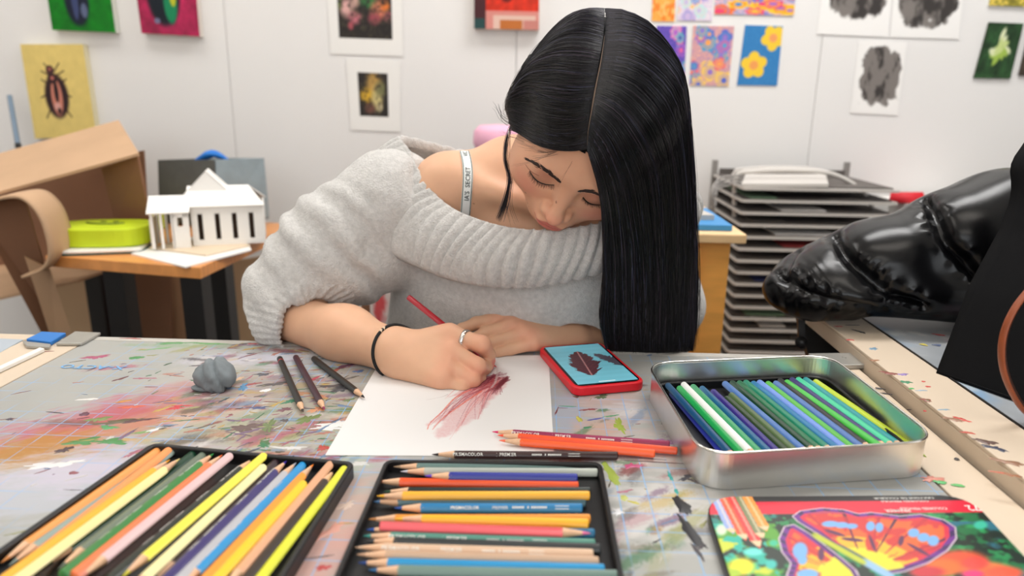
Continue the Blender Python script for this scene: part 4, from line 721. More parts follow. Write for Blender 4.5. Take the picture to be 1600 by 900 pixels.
def letter_mesh(kind, flip=False, side=1):
    k = ('txt', kind, flip)
    if k in _pm: return _pm[k]
    V_, F_ = [], []
    items = [('PRISMACOLOR', .020, .0040, .0012), ('|', .0605, .0040, 0), ('PREMIER', .0635, .0040, .0003)] if kind == 1 else [('PRISMACOLOR', .045, .0032, .0003), ('PREMIER', .078, .0032, 0)]
    Lx = .150
    def put(v, f, x0):
        b = len(V_); V_.extend([(x0+q[0], q[1]) for q in v]); F_.extend([tuple(i+b for i in g_) for g_ in f])
    # distance is measured from the point end (text starts near the point)
    for s_, x0, sz, bo in items: v, f = text_mesh(s_, sz, .02 if bo else 0); v = v.copy(); v[:, 0] *= 1.05; put(v, f, x0)
    for x0, w_, h_ in ((.094, .010, .0015), (.106, .0012, .0015), (.109, .014, .0015)):       # tiny unreadable colour name and number, as dashes
        n = int(w_/.0016)
        for i in range(max(n, 1)): put([(0, .0006, 0), (.0011, .0006, 0), (.0011, .0006+h_, 0), (0, .0006+h_, 0)], [(0, 1, 2, 3)], x0+i*.0016)
    put([(0, .0000, 0), (.011, .0, 0), (.011, .0026, 0), (0, .0026, 0)], [(0, 1, 2, 3)], .128)
    V2 = np.array(V_); x_ = V2[:, 0]; y_ = V2[:, 1]-.0014; a = y_/PR
    R_ = PR+.00012
    if flip: pts = np.stack([x_, -R_*np.sin(a)*-1, R_*np.cos(a)], 1)
    pts = np.stack([PL-x_, -R_*np.sin(a), R_*np.cos(a)], 1)   # reads from the point end; up = -Y local before rolling
    F_ = [tuple(g_) for g_ in F_]
    _pm[k] = npmesh('lettering', pts, F_, False); return _pm[k]
def cmat(c, gloss=.33): return mat('pencil_%d_%d_%d' % tuple(c), [255*(q/255)**(1.08 if max(c) > 110 else 1.45) for q in c], gloss, coat=.08)
def pencil(far, near, zf, zn, col, label, group, tip='far', L_=PL, blunt=False, lead=None, text=0, roll=0, anchor='far', cat='pencil', wood=M_wd):
    """far/near: pixel ends (far = first); axis through both; length L_ measured from anchor"""
    a = P(*far, zf) if not isinstance(far, np.ndarray) else far; b = P(*near, zn) if not isinstance(near, np.ndarray) else near
    d = nrm(b-a)
    if anchor == 'near': a = b-d*L_
    b = a+d*L_
    tipP, endP = (a, b) if tip == 'far' else (b, a); X = nrm(tipP-endP); Z = np.array([0, 0, 1.]); Y = nrm(np.cross(Z, X)); Z = np.cross(X, Y)
    c_, s_ = math.cos(roll), math.sin(roll); Y, Z = Y*c_+Z*s_, -Y*s_+Z*c_
    M = Matrix(((X[0], Y[0], Z[0], endP[0]), (X[1], Y[1], Z[1], endP[1]), (X[2], Y[2], Z[2], endP[2]), (0, 0, 0, 1)))
    pm = pencil_meshes(); t = bpy.data.objects.new('pencil', None); COL.objects.link(t); t.empty_display_size = .01; t.matrix_world = M; tag(t, label, cat, group)
    m = cmat(col)
    obj('barrel', pm['blunt' if blunt else 'barrel', L_], m, t, True)
    if not blunt:
        obj('wood_tip', pm['wood', L_], wood, t, True); obj('lead', pm['lead', L_], cmat(lead or tuple(int(q*.9) for q in col), .4), t, True)
    if text:
        o = obj('lettering', letter_mesh(1 if L_ == PL else 2), M_lw, t, True)
        if text < 0: o.rotation_euler = (math.pi, 0, 0)
        if L_ != PL: o.location = (L_-PL, 0, 0)
    return t
# ---------------------------------------------------------------- trays
M_tray = mat('tray_black', (13, 13, 15), .42, bump=.05, bscale=300)
def tray(name, label, cs, h, wall=.004, nridge=0, ridge_dir=0, floor=.003, z0=0., m=M_tray, cat='tray', r_=.01):
    """cs: corners (xy) in order far-left, far-right, near-right, near-left on the table"""
    cs = [np.array([c[0], c[1], ZT+z0]) for c in cs]; cen = sum(cs)/4; t = thing(name, label, cat, cen)
    def ring(off, z):
        out = []
        for i in range(4):
            p0, p1, p2 = cs[i-1], cs[i], cs[(i+1) % 4]; d1 = nrm(p0-p1); d2 = nrm(p2-p1); q = p1+(d1+d2)*off; rr = max(r_-off, .002)
            for k in range(15):
                a = k/14; A_ = q+d1*rr; B_ = q+d2*rr; out.append(A_*(1-a)**2+q*2*a*(1-a)+B_*a**2+np.array([0, 0, z]))
        return out
    rings = [ring(0, .0006), ring(0, h-.0008), ring(.0008, h), ring(wall-.0008, h), ring(wall, h-.0008), ring(wall, floor)]
    n = len(rings[0]); v = [q for r in rings for q in r]; f = [(i*n+j, i*n+(j+1) % n, (i+1)*n+(j+1) % n, (i+1)*n+j) for i in range(len(rings)-1) for j in range(n)]
    f = [g_[::-1] for g_ in f]; f += [tuple((len(rings)-1)*n+j for j in range(n-1, -1, -1)), tuple(range(n))]
    obj('shell', npmesh('shell', v, f, False), m, t); return t, cs
# left tray
cs = [P(238, 692, .012), P(556, 722, .012), None, None]
dl = nrm((P(0, 856, .012)-cs[0])*[1, 1, 0]); dr = nrm((P(446, 900, .012)-cs[1])*[1, 1, 0]); cs[3] = cs[0]+dl*.222; cs[2] = cs[1]+dr*.222
tL, _ = tray('pencil_tray', 'black plastic tray of warm and dark pencils at the lower left', cs, .0125, .005)
z = lambda s: (s[0]/2.807, 670+s[1]/2.807)
LT = [((712, 82), (8, 585), (242, 165, 92), 'flat tan orange pencil at the left edge of the left tray', 1, None, 0),
 ((742, 94), (52, 640), (250, 160, 95), 'peach orange pencil, second from the left edge of the left tray', 1, None, 0),
 ((766, 92), (95, 560), (150, 168, 160), 'grey green pencil with a rounded end in the left tray', 1, None, 0),
 ((747, 135), (115, 590), (250, 182, 50), 'golden yellow pencil with its point away, beside the grey green one', 0, (245, 170, 40), 0),
 ((790, 130), (165, 597), (250, 232, 165), 'cream yellow pencil, wide and pale, next to the golden yellow one', 0, (250, 225, 150), 0),
 ((868, 95), (262, 556), (22, 92, 66), 'dark green pencil with white lettering in the left tray', 1, None, 1),
 ((912, 100), (225, 640), (116, 128, 112), 'dull grey green pencil between two green pencils in the left tray', 1, None, 0),
 ((938, 108), (275, 640), (58, 132, 62), 'leaf green pencil with a green point in the left tray', 0, (40, 150, 70), 1),
 ((978, 113), (325, 640), (246, 132, 82), 'coral orange pencil beside the pale pink one in the left tray', 0, (240, 120, 70), 0),
 ((1010, 118), (430, 592), (222, 190, 192), 'thick pale pink pencil with its point near, in the left tray', 2, (230, 150, 130), 0),
 ((1112, 130), (500, 640), (50, 64, 44), 'dark olive pencil with white lettering in the left tray', 0, (60, 70, 40), 1),
 ((1160, 118), (548, 640), (244, 232, 80), 'lemon yellow pencil with a rounded end in the left tray', 1, None, 0),
 ((1156, 168), (650, 640), (246, 234, 175), 'pale cream pencil with an orange end beside the lemon yellow one', 1, None, 0),
 ((1222, 135), (690, 650), (70, 36, 50), 'dark plum pencil with white lettering in the left tray', 1, None, 1),
 ((1258, 140), (745, 645), (56, 42, 112), 'navy violet pencil with its point away, in the left tray', 0, (70, 50, 170), 1),
 ((1300, 148), (800, 650), (186, 186, 192), 'light grey pencil with its point away, beside the blue one', 0, (180, 180, 185), 0),
 ((1330, 158), (838, 650), (32, 150, 210), 'sky blue pencil with a rounded end in the left tray', 1, None, 1),
 ((1376, 155), (900, 660), (250, 160, 48), 'bright orange pencil with its point away, right of the sky blue one', 0, (240, 140, 50), 0),
 ((1332, 240), (960, 650), (252, 204, 30), 'short bright yellow pencil, right of the bright orange one', 1, None, 0),
 ((1450, 155), (1020, 660), (224, 170, 132), 'pinkish tan pencil with a rounded end in the left tray', 1, None, 0),
 ((1467, 180), (1080, 660), (74, 52, 24), 'dark brown pencil between the tan and lime pencils in the left tray', 0, (60, 40, 20), 0),
 ((1512, 175), (1140, 660), (222, 224, 52), 'thin lime yellow pencil at the right edge of the left tray', 1, None, 0)]
gl = 'pencils in the left tray'
for i, (a, b, col, lab, kind, lead, tx) in enumerate(LT):
    zz_ = .0068 if i % 2 == 0 else .0092
    zz_ = {3: .0105, 4: .0128, 5: .0068, 6: .0066, 7: .0112, 8: .0092, 9: .0125, 10: .0068, 11: .0112, 12: .0125, 13: .0068, 14: .0098, 18: .0125}.get(i, zz_)
    if kind == 0: pencil(z(a), z(b), zz_, zz_, col, lab, gl, 'far', PL if i not in (3, 4) else PL, False, lead, tx, roll=-.35)
    elif kind == 1: pencil(z(a), z(b), zz_, zz_, col, lab, gl, 'near', PL, False, None, tx, roll=.35)
    else: pencil(z(a), z(b), zz_, zz_, col, lab, gl, 'near', PL, False, lead, 0)
# centre tray
cs = [P(602, 718, .012), P(940, 722, .012), None, None]
dl = nrm((P(522, 900, .012)-cs[0])*[1, 1, 0]); dr = nrm((P(975, 900, .012)-cs[1])*[1, 1, 0]); cs[3] = cs[0]+dl*.205; cs[2] = cs[1]+dr*.205
tC, _ = tray('pencil_tray', 'black plastic tray of pencils lying crosswise at the centre front', cs, .0125, .004)
z = lambda s: (500+s[0]/2.667, 640+s[1]/2.667)
CT = [((305, 238), (1146, 237), (104, 132, 128), 'slate green pencil at the back edge of the centre tray', 'far', (190, 160, 130), 0),
 ((335, 258), (1148, 262), (184, 190, 180), 'pale sage grey pencil, second from the back of the centre tray', 'far', (200, 200, 210), 0),
 ((435, 276), (990, 283), (42, 54, 152), 'short royal blue pencil lying in the centre tray', 'far', (110, 70, 190), 0),
 ((230, 300), (1162, 318), (240, 92, 34), 'bright orange red pencil across the centre tray', 'far', (220, 80, 40), 0),
 ((262, 342), (1165, 342), (36, 60, 54), 'very dark green pencil beneath the orange red one in the centre tray', 'far', (20, 100, 60), 0),
 ((235, 360), (1116, 358), (248, 184, 56), 'amber yellow pencil with an amber point, behind the slate blue one', 'far', (240, 180, 30), 0),
 ((218, 384), (1175, 386), (76, 116, 126), 'slate blue pencil with a blue point in the centre tray', 'far', (80, 120, 160), 0),
 ((308, 410), (1095, 410), (30, 128, 182), 'blue pencil with white lettering in the middle of the centre tray', 'far', (20, 80, 160), 1),
 ((200, 457), (1180, 455), (238, 158, 56), 'ochre orange pencil, point left, in the centre tray', 'far', (190, 130, 70), 0),
 ((310, 455), (1078, 474), (250, 188, 44), 'golden yellow pencil lying over the ochre orange one', 'far', (250, 200, 60), 0),
 ((250, 485), (1136, 516), (232, 106, 112), 'salmon pink pencil pointing right, the only one turned round', 'near', (240, 120, 170), 0),
 ((192, 500), (1190, 517), (24, 112, 152), 'deep blue pencil half hidden below the salmon pink one', 'far', (20, 80, 160), 0),
 ((178, 526), (1205, 562), (92, 150, 134), 'sea green pencil with large white lettering in the centre tray', 'far', (60, 150, 140), 1),
 ((190, 548), (1170, 580), (72, 78, 80), 'charcoal grey pencil in front of the sea green one', 'far', (90, 90, 90), 0),
 ((145, 574), (1235, 606), (222, 190, 162), 'light tan pencil, upper of the two beige pencils', 'far', (225, 190, 160), 1),
 ((152, 604), (1234, 636), (206, 172, 144), 'beige pencil, lower of the two beige pencils', 'far', (200, 160, 130), 0),
 ((158, 638), (1246, 668), (30, 152, 206), 'cyan blue pencil with a navy point near the front of the centre tray', 'far', (20, 70, 140), 0),
 ((200, 668), (1245, 692), (122, 148, 138), 'grey green pencil at the bottom edge of the picture, centre tray', 'far', (40, 110, 160), 0),
 ((150, 705), (1250, 730), (60, 50, 110), 'dark violet pencil at the front of the centre tray, below the frame', 'far', (60, 50, 110), 0)]
gc = 'pencils in the centre tray'
for i, (a, b, col, lab, tip, lead, tx) in enumerate(CT):
    zz_ = .0075; 
    if i in (2, 5, 7, 9, 10): zz_ = .0125
    lp = np.linalg.norm(P(*z(a), zz_)-P(*z(b), zz_)); L_ = min((.132, .150, .160, .168, PL), key=lambda q: abs(q-lp))
    if 'below the frame' in lab: continue
    pencil(z(a), z(b), zz_, zz_, col, lab, gc, tip, L_, False, lead, tx, roll=-.85)
# ---------------------------------------------------------------- loose pencils
z = lambda s: (500+s[0]/2.667, 640+s[1]/2.667)
gp = 'loose pencils beside the drawing'
pencil(z((465, 187)), z((1275, 192)), .0045, .0045, (82, 32, 28), 'dark brown lettered pencil along the lower edge of the paper', gp, 'far', PL, False, (60, 25, 20), 1, roll=-.95)
pencil(z((716, 92)), z((1525, 150)), .0052, .0052, (150, 24, 84), 'magenta lettered pencil, rearmost of three on the paper corner', gp, 'far', PL, False, (215, 20, 100), 1, roll=-.95)
pencil(z((738, 106)), z((1537, 176)), .0052, .0052, (236, 88, 34), 'orange red pencil between the magenta one and the shorter orange one', gp, 'far', PL, False, (240, 80, 40), 0, roll=-.9)
pencil(z((745, 128)), z((1425, 186)), .0052, .0052, (250, 100, 36), 'bright orange pencil, front one of three on the paper corner', gp, 'far', .150, False, (250, 110, 70), 0, roll=-.9)
t = pencil((437, 560), (475, 646), .0042, .0042, (34, 34, 36), 'black pencil with a red ring, leftmost of three by her forearm', gp, 'near', PL, False, (70, 50, 40), 0)
obj('ring', G().tube([(.012, 0, 0), (.0135, 0, 0)], PR*1.03, 14).n(), mat('ring_red', (200, 30, 40), .4), t, True)
pencil((462, 558), (510, 645), .0042, .0042, (84, 36, 66), 'plum purple pencil, middle one of three by her forearm', gp, 'near', PL, False, (150, 40, 90), 0)
pencil((490, 560), (568, 620), .0042, .0042, (24, 30, 32), 'black pencil pointing at the paper corner, rightmost of the three', gp, 'near', .150, False, (25, 25, 30), 0)
# ---------------------------------------------------------------- the tin
M_tin = mat('tin_metal', (238, 236, 232), .33, metal=1, noise=.03, nscale=30, bump=.02, bscale=500)
cs = [P(1010, 568, .035), P(1296, 556, .035), P(1469, 690, .035), P(1097, 712, .035)]
tT, csT = tray('pencil_tin', 'open brushed metal tin of green and blue pencils right of the phone', cs, .035, .0011, floor=.0012, m=M_tin, cat='tin', r_=.034)
rim = []
for i in range(4):
    p0, p1, p2 = csT[i-1], csT[i], csT[(i+1) % 4]; d1 = nrm(p0-p1); d2 = nrm(p2-p1)
    for k in range(9): a = k/8; rim.append((p1+d1*.034)*(1-a)**2+p1*2*a*(1-a)+(p1+d2*.034)*a**2+np.array([0, 0, .0355]))
rim = np.array(rim); rim = np.vstack([rim, rim[:1]])
obj('rolled_rim', G().tube(rim, .0013, 8, cap=False).n(), mat('tin_rim', (225, 222, 215), .2, metal=1), tT)
cin = sum(csT)/4; cin = [c+(cin-c)*.045 for c in csT]
tI, _ = tray('pencil_tray', 'black plastic inner tray inside the metal tin', cin, .012, .004, z0=.0015, r_=.03)
for k in range(1, 30): pass
z = lambda s: (980+s[0]/3.077, 530+s[1]/3.077)
TT = [((215, 262), (430, 512), (36, 52, 160), 'royal blue pencil low against the left side of the tin', 1),
 ((195, 222), (472, 527), (24, 84, 124), 'dark teal blue pencil at the left end of the tin', 1),
 ((250, 235), (530, 530), (24, 164, 84), 'bright green pencil beside the white one in the tin', 1),
 ((270, 217), (580, 530), (240, 240, 236), 'white pencil in the tin', 1),
 ((315, 228), (615, 527), (74, 162, 112), 'soft green pencil right of the white one in the tin', 1),
 ((358, 236), (660, 524), (32, 102, 142), 'teal blue pencil left of the indigo one in the tin', 1),
 ((412, 252), (698, 522), (58, 46, 130), 'indigo pencil left of the two olive ones in the tin', 1),
 ((478, 285), (742, 520), (70, 98, 62), 'dark olive pencil, shorter left one of the olive pair in the tin', 1),
 ((500, 268), (782, 518), (88, 112, 72), 'olive green pencil, right one of the olive pair in the tin', 1),
 ((468, 213), (826, 518), (84, 124, 184), 'steel blue pencil right of the olive pair in the tin', 1),
 ((503, 210), (868, 516), (14, 92, 64), 'deep forest green pencil in the middle of the tin', 1),
 ((537, 210), (900, 514), (22, 112, 72), 'forest green pencil right of the deepest green one in the tin', 1),
 ((568, 207), (944, 512), (14, 134, 104), 'emerald green pencil in the middle of the tin', 1),
 ((604, 212), (985, 511), (24, 122, 170), 'ocean blue pencil left of the periwinkle one', 1),
 ((634, 207), (1022, 509), (116, 152, 222), 'pale periwinkle blue pencil in the tin', 1),
 ((674, 213), (1058, 507), (92, 184, 72), 'apple green pencil right of the periwinkle one', 1),
 ((712, 211), (1102, 504), (84, 122, 182), 'dusty blue pencil right of the apple green one', 1),
 ((733, 199), (1132, 502), (30, 36, 44), 'black pencil between the dusty blue and grass green ones', 1),
 ((765, 206), (1188, 499), (72, 190, 72), 'grass green pencil left of the dark indigo one', 0),
 ((790, 195), (1207, 497), (52, 42, 112), 'dark indigo pencil left of the mint one', 1),
 ((820, 194), (1247, 496), (64, 202, 156), 'mint green pencil in the tin', 1),
 ((855, 194), (1283, 494), (16, 152, 156), 'teal pencil left of the lime one', 1),
 ((903, 204), (1328, 492), (192, 212, 44), 'lime green pencil at the right end of the tin', 1)]
for i, (a, b, col, lab, k) in enumerate(TT):
    hi = .0125 if i in (1, 3, 9, 12, 14, 16, 18, 20) else .0105
    if i == 0: hi = .008
    A_ = P(*z(a), hi); dd_ = nrm(P(*z(b), hi)-A_); w0, w1 = csT[3], csT[2]; e_ = (w1-w0)[:2]; nn_ = np.array([-e_[1], e_[0]])/np.linalg.norm(e_); mx = -((A_[:2]-w0[:2])@nn_)/(dd_[:2]@nn_)-.004
    LL = max([q for q in (.132, .150, .160, .168, PL, .184) if q < mx] or [.132])
    pencil(z(a), z(b), hi, hi, col, lab, 'pencils in the metal tin', 'near', LL, False, None, 0)
# ---------------------------------------------------------------- tin lid with printed butterfly
lc = [P(1098, 775, .010), P(1512, 772, .010), None, None]; dirx = nrm((lc[1]-lc[0])*[1, 1, 0]); 
d1 = nrm((P(1143, 912, .010)-lc[0])*[1, 1, 0]); d2 = nrm((P(1632, 900, .010)-lc[1])*[1, 1, 0]); LD = .20; lc[3] = lc[0]+d1*LD; lc[2] = lc[1]+d2*LD
lc = [np.array([q[0], q[1], ZT]) for q in lc]
tD = thing('tin_lid', 'printed tin lid with a butterfly and a red and black band, lower right', 'lid', sum(lc)/4)
rr = []
for i in range(4):
    p0, p1, p2 = lc[i-1], lc[i], lc[(i+1) % 4]; e1 = nrm(p0-p1); e2 = nrm(p2-p1)
    for k in range(9): a = k/8; rr.append((p1+e1*.03)*(1-a)**2+p1*2*a*(1-a)+(p1+e2*.03)*a**2)
rr = np.array(rr)
bevel(obj('lid_shell', G().prism([tuple(q[:2]) for q in rr[::-1]], ZT+.0006, ZT+.0094).mesh(), mat('lid_side', (24, 22, 24), .3), tD), .0012)
n = len(rr); cen = rr.mean(0)
LX, LY = np.linalg.norm(lc[1]-lc[0]), LD
def flid(u, v): return (lc[0]*(1-u[:, None])+lc[1]*u[:, None])*(1-v[:, None])+(lc[3]*(1-u[:, None])+lc[2]*u[:, None])*v[:, None]+np.array([0, 0, .0098])
nu, nv = 440, 380
p, f, u, v = grid(flid, nu, nv)
# pixel-> lid uv helper for laying out the print where the photo has it
A2 = np.array([lc[1]-lc[0], lc[3]-lc[0]])[:, :2]
def luv(px, py): q = P(px, py, .0098)[:2]-lc[0][:2]; s_ = np.linalg.solve(A2.T, q); return s_
z = lambda a, b: luv(1040+a/2.857, 740+b/2.857)
n1 = fbm(uv(u, v, 9), 3); n2 = fbm(uv(u, v, 16), 8); n3 = fbm(uv(u, v, 30), 12)
c = full(u, (14, 36, 26)); c = paint(c, [(sstep(.52, .62, n2), (24, 110, 62)), (sstep(.6, .68, n3)*.8, (40, 160, 90)), (sstep(.62, .7, fbm(uv(u, v, 12), 33)), (30, 130, 120))])
c = paint(c, [((u < .22)*sstep(.45, .6, n2)*(v > .2), (90, 160, 50)), ((u < .2)*sstep(.55, .62, n1)*(v > .25), (200, 210, 60)), ((u < .16)*sstep(.56, .64, n3)*(v > .2), (40, 180, 160)), ((u > .82)*sstep(.5, .6, n1)*(v > .2), (40, 110, 130))])
def poly_mask(pts, soft=.004):
    pts = np.array(pts); m = np.zeros(len(u), bool); j = len(pts)-1; dm = np.full(len(u), 9.)
    for i in range(len(pts)):
        xi, yi, xj, yj = *pts[i], *pts[j]; m ^= ((yi > v) != (yj > v)) & (u < (xj-xi)*(v-yi)/(yj-yi+1e-12)+xi)
        e = pts[i]-pts[j]; k = np.clip(((u-xj)*e[0]+(v-yj)*e[1])/(e@e+1e-12), 0, 1); dm = np.minimum(dm, np.hypot(u-xj-k*e[0], v-yj-k*e[1])); j = i
    return m, dm
def zell(cx, cy, rx, ry, col, rot=0, soft=.2, a=1):
    global c
    q = z(cx, cy); q1 = z(cx+rx, cy); q2 = z(cx, cy+ry); Mx = np.linalg.inv(np.array([q1-q, q2-q]).T); d = np.stack([u-q[0], v-q[1]], 1)@Mx.T
    if rot: cs_, sn_ = math.cos(rot), math.sin(rot); asp = ry/rx; d = np.stack([d[:, 0]*cs_+d[:, 1]*asp*sn_, (-d[:, 0]*sn_/asp+d[:, 1]*cs_)], 1)
    c = paint(c, [((1-sstep(1-soft, 1+soft, np.hypot(d[:, 0], d[:, 1])))*a, col)])
# orange flowers lower right
for cx, cy, rx, ry, col in [(1330, 390, 120, 50, (225, 80, 40)), (1250, 420, 90, 40, (240, 110, 40)), (1450, 430, 110, 35, (240, 120, 60)), (1400, 400, 60, 30, (235, 70, 60)), (1530, 445, 90, 30, (235, 90, 60)), (1180, 440, 80, 26, (200, 50, 60)), (1390, 450, 50, 18, (230, 50, 120)), (340, 415, 60, 40, (240, 225, 40)), (300, 445, 40, 20, (170, 200, 50)), (395, 350, 45, 16, (110, 220, 210)), (475, 405, 26, 22, (60, 190, 180)), (1415, 230, 30, 18, (60, 190, 160)), (250, 250, 25, 25, (210, 225, 200)), (485, 310, 20, 14, (60, 190, 150))]:
    zell(cx, cy, rx, ry, col, 0, .35)
# butterfly: upper wing
def zp(l): return [z(*q) for q in l]
W1 = zp([(565, 190), (600, 165), (700, 152), (800, 160), (862, 178), (920, 172), (1050, 188), (1140, 180), (1250, 205), (1305, 240), (1312, 290), (1275, 345), (1190, 400), (1080, 440), (1000, 452), (880, 400), (760, 330), (680, 270), (590, 215)])
W2 = zp([(530, 235), (575, 225), (640, 262), (720, 320), (800, 380), (860, 430), (900, 500), (620, 520), (540, 460), (560, 400), (520, 350), (505, 290)])
for Wp, hub in ((W1, z(905, 430)), (W2, z(880, 470))):
    m, dm = poly_mask(Wp); du, dv = u-hub[0], v-hub[1]; R_ = np.hypot(du, dv); A_ = np.arctan2(dv, du)
    c = paint(c, [(m*1., (236, 100, 40))]); c = paint(c, [(m*(dm < .040), (214, 40, 70)), (m*(dm < .024), (110, 40, 140)), (m*(dm < .022)*(np.sin(A_*46) > .2), (60, 30, 90)), (m*(dm < .005), (206, 186, 200))])
    c = paint(c, [(m*(R_ < .20)*(dm > .03), (245, 180, 40)), (m*(np.abs(np.sin(A_*9+.6)) < .16)*(R_ > .1)*(dm > .03)*.8, (170, 40, 60)), (m*(R_ < .13)*(dm > .02), (225, 215, 50)), (m*(np.abs(np.sin(A_*6.5)) < .10)*(R_ > .12)*(dm > .03), (80, 25, 60)), (m*sstep(.55, .6, fbm(np.stack([A_*6, R_*14], 1), 5))*(R_ > .12)*(dm > .04)*.8, (200, 40, 50))])
for cx, cy, rx, ry in [(740, 225, 40, 14), (790, 230, 32, 14), (835, 235, 28, 12), (920, 235, 20, 22), (960, 240, 18, 22), (1115, 265, 26, 20), (1160, 285, 28, 20), (1205, 300, 26, 24), (605, 345, 34, 40), (615, 385, 22, 22), (640, 450, 50, 24)]: zell(cx, cy, rx, ry, (120, 175, 235), 0, .2)
for cx, cy, rx, ry, rot in [(1060, 300, 12, 24, .2), (930, 310, 8, 40, -.4), (840, 295, 50, 8, .1), (1140, 340, 60, 8, .5), (760, 265, 50, 8, .3), (700, 360, 14, 30, 0)]: zell(cx, cy, rx, ry, (90, 35, 80), rot, .2)
# body: light blue diagonal
for k in np.linspace(0, 1, 16): zell(790+220*k, 335+120*k, 30, 16, (60, 80, 110) if k < .5 else (150, 190, 225), .5, .3, .8)
for k in np.linspace(0, 1, 12): zell(680+200*k, 280+110*k, 26, 12, (190, 200, 50), .5, .4, .9)
# bands
vb = z(800, 124)[1]; vr = z(800, 178)[1]
c = paint(c, [((v < vr)*1., (222, 22, 56)), ((v < vb)*1., (26, 24, 26))])
# wing overlaps the red band
m, dm = poly_mask(W1); mm = m & (v < vr); hub = z(905, 430); A_ = np.arctan2(v-hub[1], u-hub[0])
c = paint(c, [(mm*1., (190, 60, 90)), (mm*(dm < .024), (110, 40, 140)), (mm*(dm < .022)*(np.sin(A_*46) > .2), (60, 30, 90)), (mm*(dm < .005), (206, 186, 200))])
# printed pencils at the left of the band
for (x0, y0, x1, y1, col) in [(213, 82, 292, 245, (150, 170, 220)), (245, 80, 345, 270, (235, 90, 50)), (283, 80, 405, 300, (225, 60, 60)), (318, 80, 422, 265, (120, 130, 90)), (350, 82, 440, 235, (240, 150, 60))]:
    a, b = z(x0, y0), z(x1, y1); d = b-a; k = ((u-a[0])*d[0]+(v-a[1])*d[1])/(d@d); ds = np.abs((u-a[0])*d[1]-(v-a[1])*d[0])/np.linalg.norm(d); w_ = .019
    mk = (k > -.2) & (k < 1.14); taper = np.where(k > 1, 1-(k-1)/.14, 1)
    c = paint(c, [((mk & (ds < w_*taper) & (k <= 1))*1., col), ((mk & (ds < w_*taper) & (k > 1) & (k <= 1.1))*1., (235, 200, 160)), ((mk & (ds < w_*taper) & (k > 1.1))*1., col), ((mk & (ds < w_*.25) & (k < 1))*.5, (255, 225, 200))])
# keep only cells inside the rounded outline
pq = p[f].mean(1)[:, :2]; m = np.zeros(len(pq), bool); R2 = cen[:2]+(rr[:, :2]-cen[:2])*.992; j = len(R2)-1
for i in range(len(R2)):
    xi, yi, xj, yj = *R2[i], *R2[j]; m ^= ((yi > pq[:, 1]) != (yj > pq[:, 1])) & (pq[:, 0] < (xj-xi)*(pq[:, 1]-yi)/(yj-yi+1e-12)+xi); j = i
obj('printed_face', npmesh('printed_face', p, f[m][:, ::-1], True, np.clip(c, 0, 255)), mat('tin_print', (200, 200, 200), .3, attr='col', coat=.3), tD)
def ltext(s_, a, b, size, col='lettering_white', sq=1.):
    q = lc[0]+(lc[1]-lc[0])*luv(*a)[0]+(lc[3]-lc[0])*luv(*a)[1]; vv, ff = text_on(s_, q+[0, 0, .0098], dirx*-1, -np.array([-dirx[1], dirx[0], 0]), size, .0002, sq, .01)
    obj('lettering', npmesh('lettering', vv, ff, False), MATS[col], tD)
# the lid is turned away from us: its small print stands upside down
ltext('72', (1526, 790), None, .011); ltext('COLORED PENCILS', (1478, 793), None, .0045); ltext('PREMIER', (1420, 796), None, .0055)
ltext('CRAYONS DE COULEUR', (1458, 777), None, .0036, sq=1.3); ltext('COLORED PENCILS', (1450, 782), None, .0036, sq=1.3)
# ================================================================ implicit surfaces
class SDF:
    def __init__(s): s.p = []
    def add(s, fn, lo, hi, k=.01, op='u'): s.p.append((fn, np.array(lo, np.float32), np.array(hi, np.float32), k, op)); return s
    def cap(s, a, b, ra, rb, k=.01, op='u'):
        a = np.array(a, np.float32); b = np.array(b, np.float32); d = b-a; dd = float(d@d)+1e-12
        def fn(p): q = p-a; t = np.clip((q@d)/dd, 0, 1); q = q-t[:, None]*d; return np.sqrt((q*q).sum(1))-(ra+(rb-ra)*t)
        m = max(ra, rb); return s.add(fn, np.minimum(a, b)-m, np.maximum(a, b)+m, k, op)
    def chain(s, pts, rs, k=.01, op='u'):
        for i in range(len(pts)-1): s.cap(pts[i], pts[i+1], rs[i], rs[i+1], k if i == 0 else .004, op)
        return s
    def ell(s, c, r, k=.02, R=None, op='u'):
        c = np.array(c, np.float32); r = np.array(r, np.float32); R_ = None if R is None else np.array(R, np.float32)
        def fn(p):
            q = p-c
            if R_ is not None: q = q@R_
            k0 = np.sqrt(((q/r)**2).sum(1)); k1 = np.sqrt(((q/(r*r))**2).sum(1)); return k0*(k0-1)/np.maximum(k1, 1e-6)
        m = max(r); return s.add(fn, c-m, c+m, k, op)
    def __call__(s, p, sel=None):
        d = np.full(len(p), .5, np.float32)
        for i in (range(len(s.p)) if sel is None else sel):
            fn, lo, hi, k, op = s.p[i]; e = fn(p)
            if op == 'u': h_ = np.maximum(k-np.abs(d-e), 0)/k; d = np.minimum(d, e)-h_*h_*k*.25
            elif op == 's': e = -e; h_ = np.maximum(k-np.abs(d-e), 0)/k; d = np.maximum(d, e)+h_*h_*k*.25
        return d
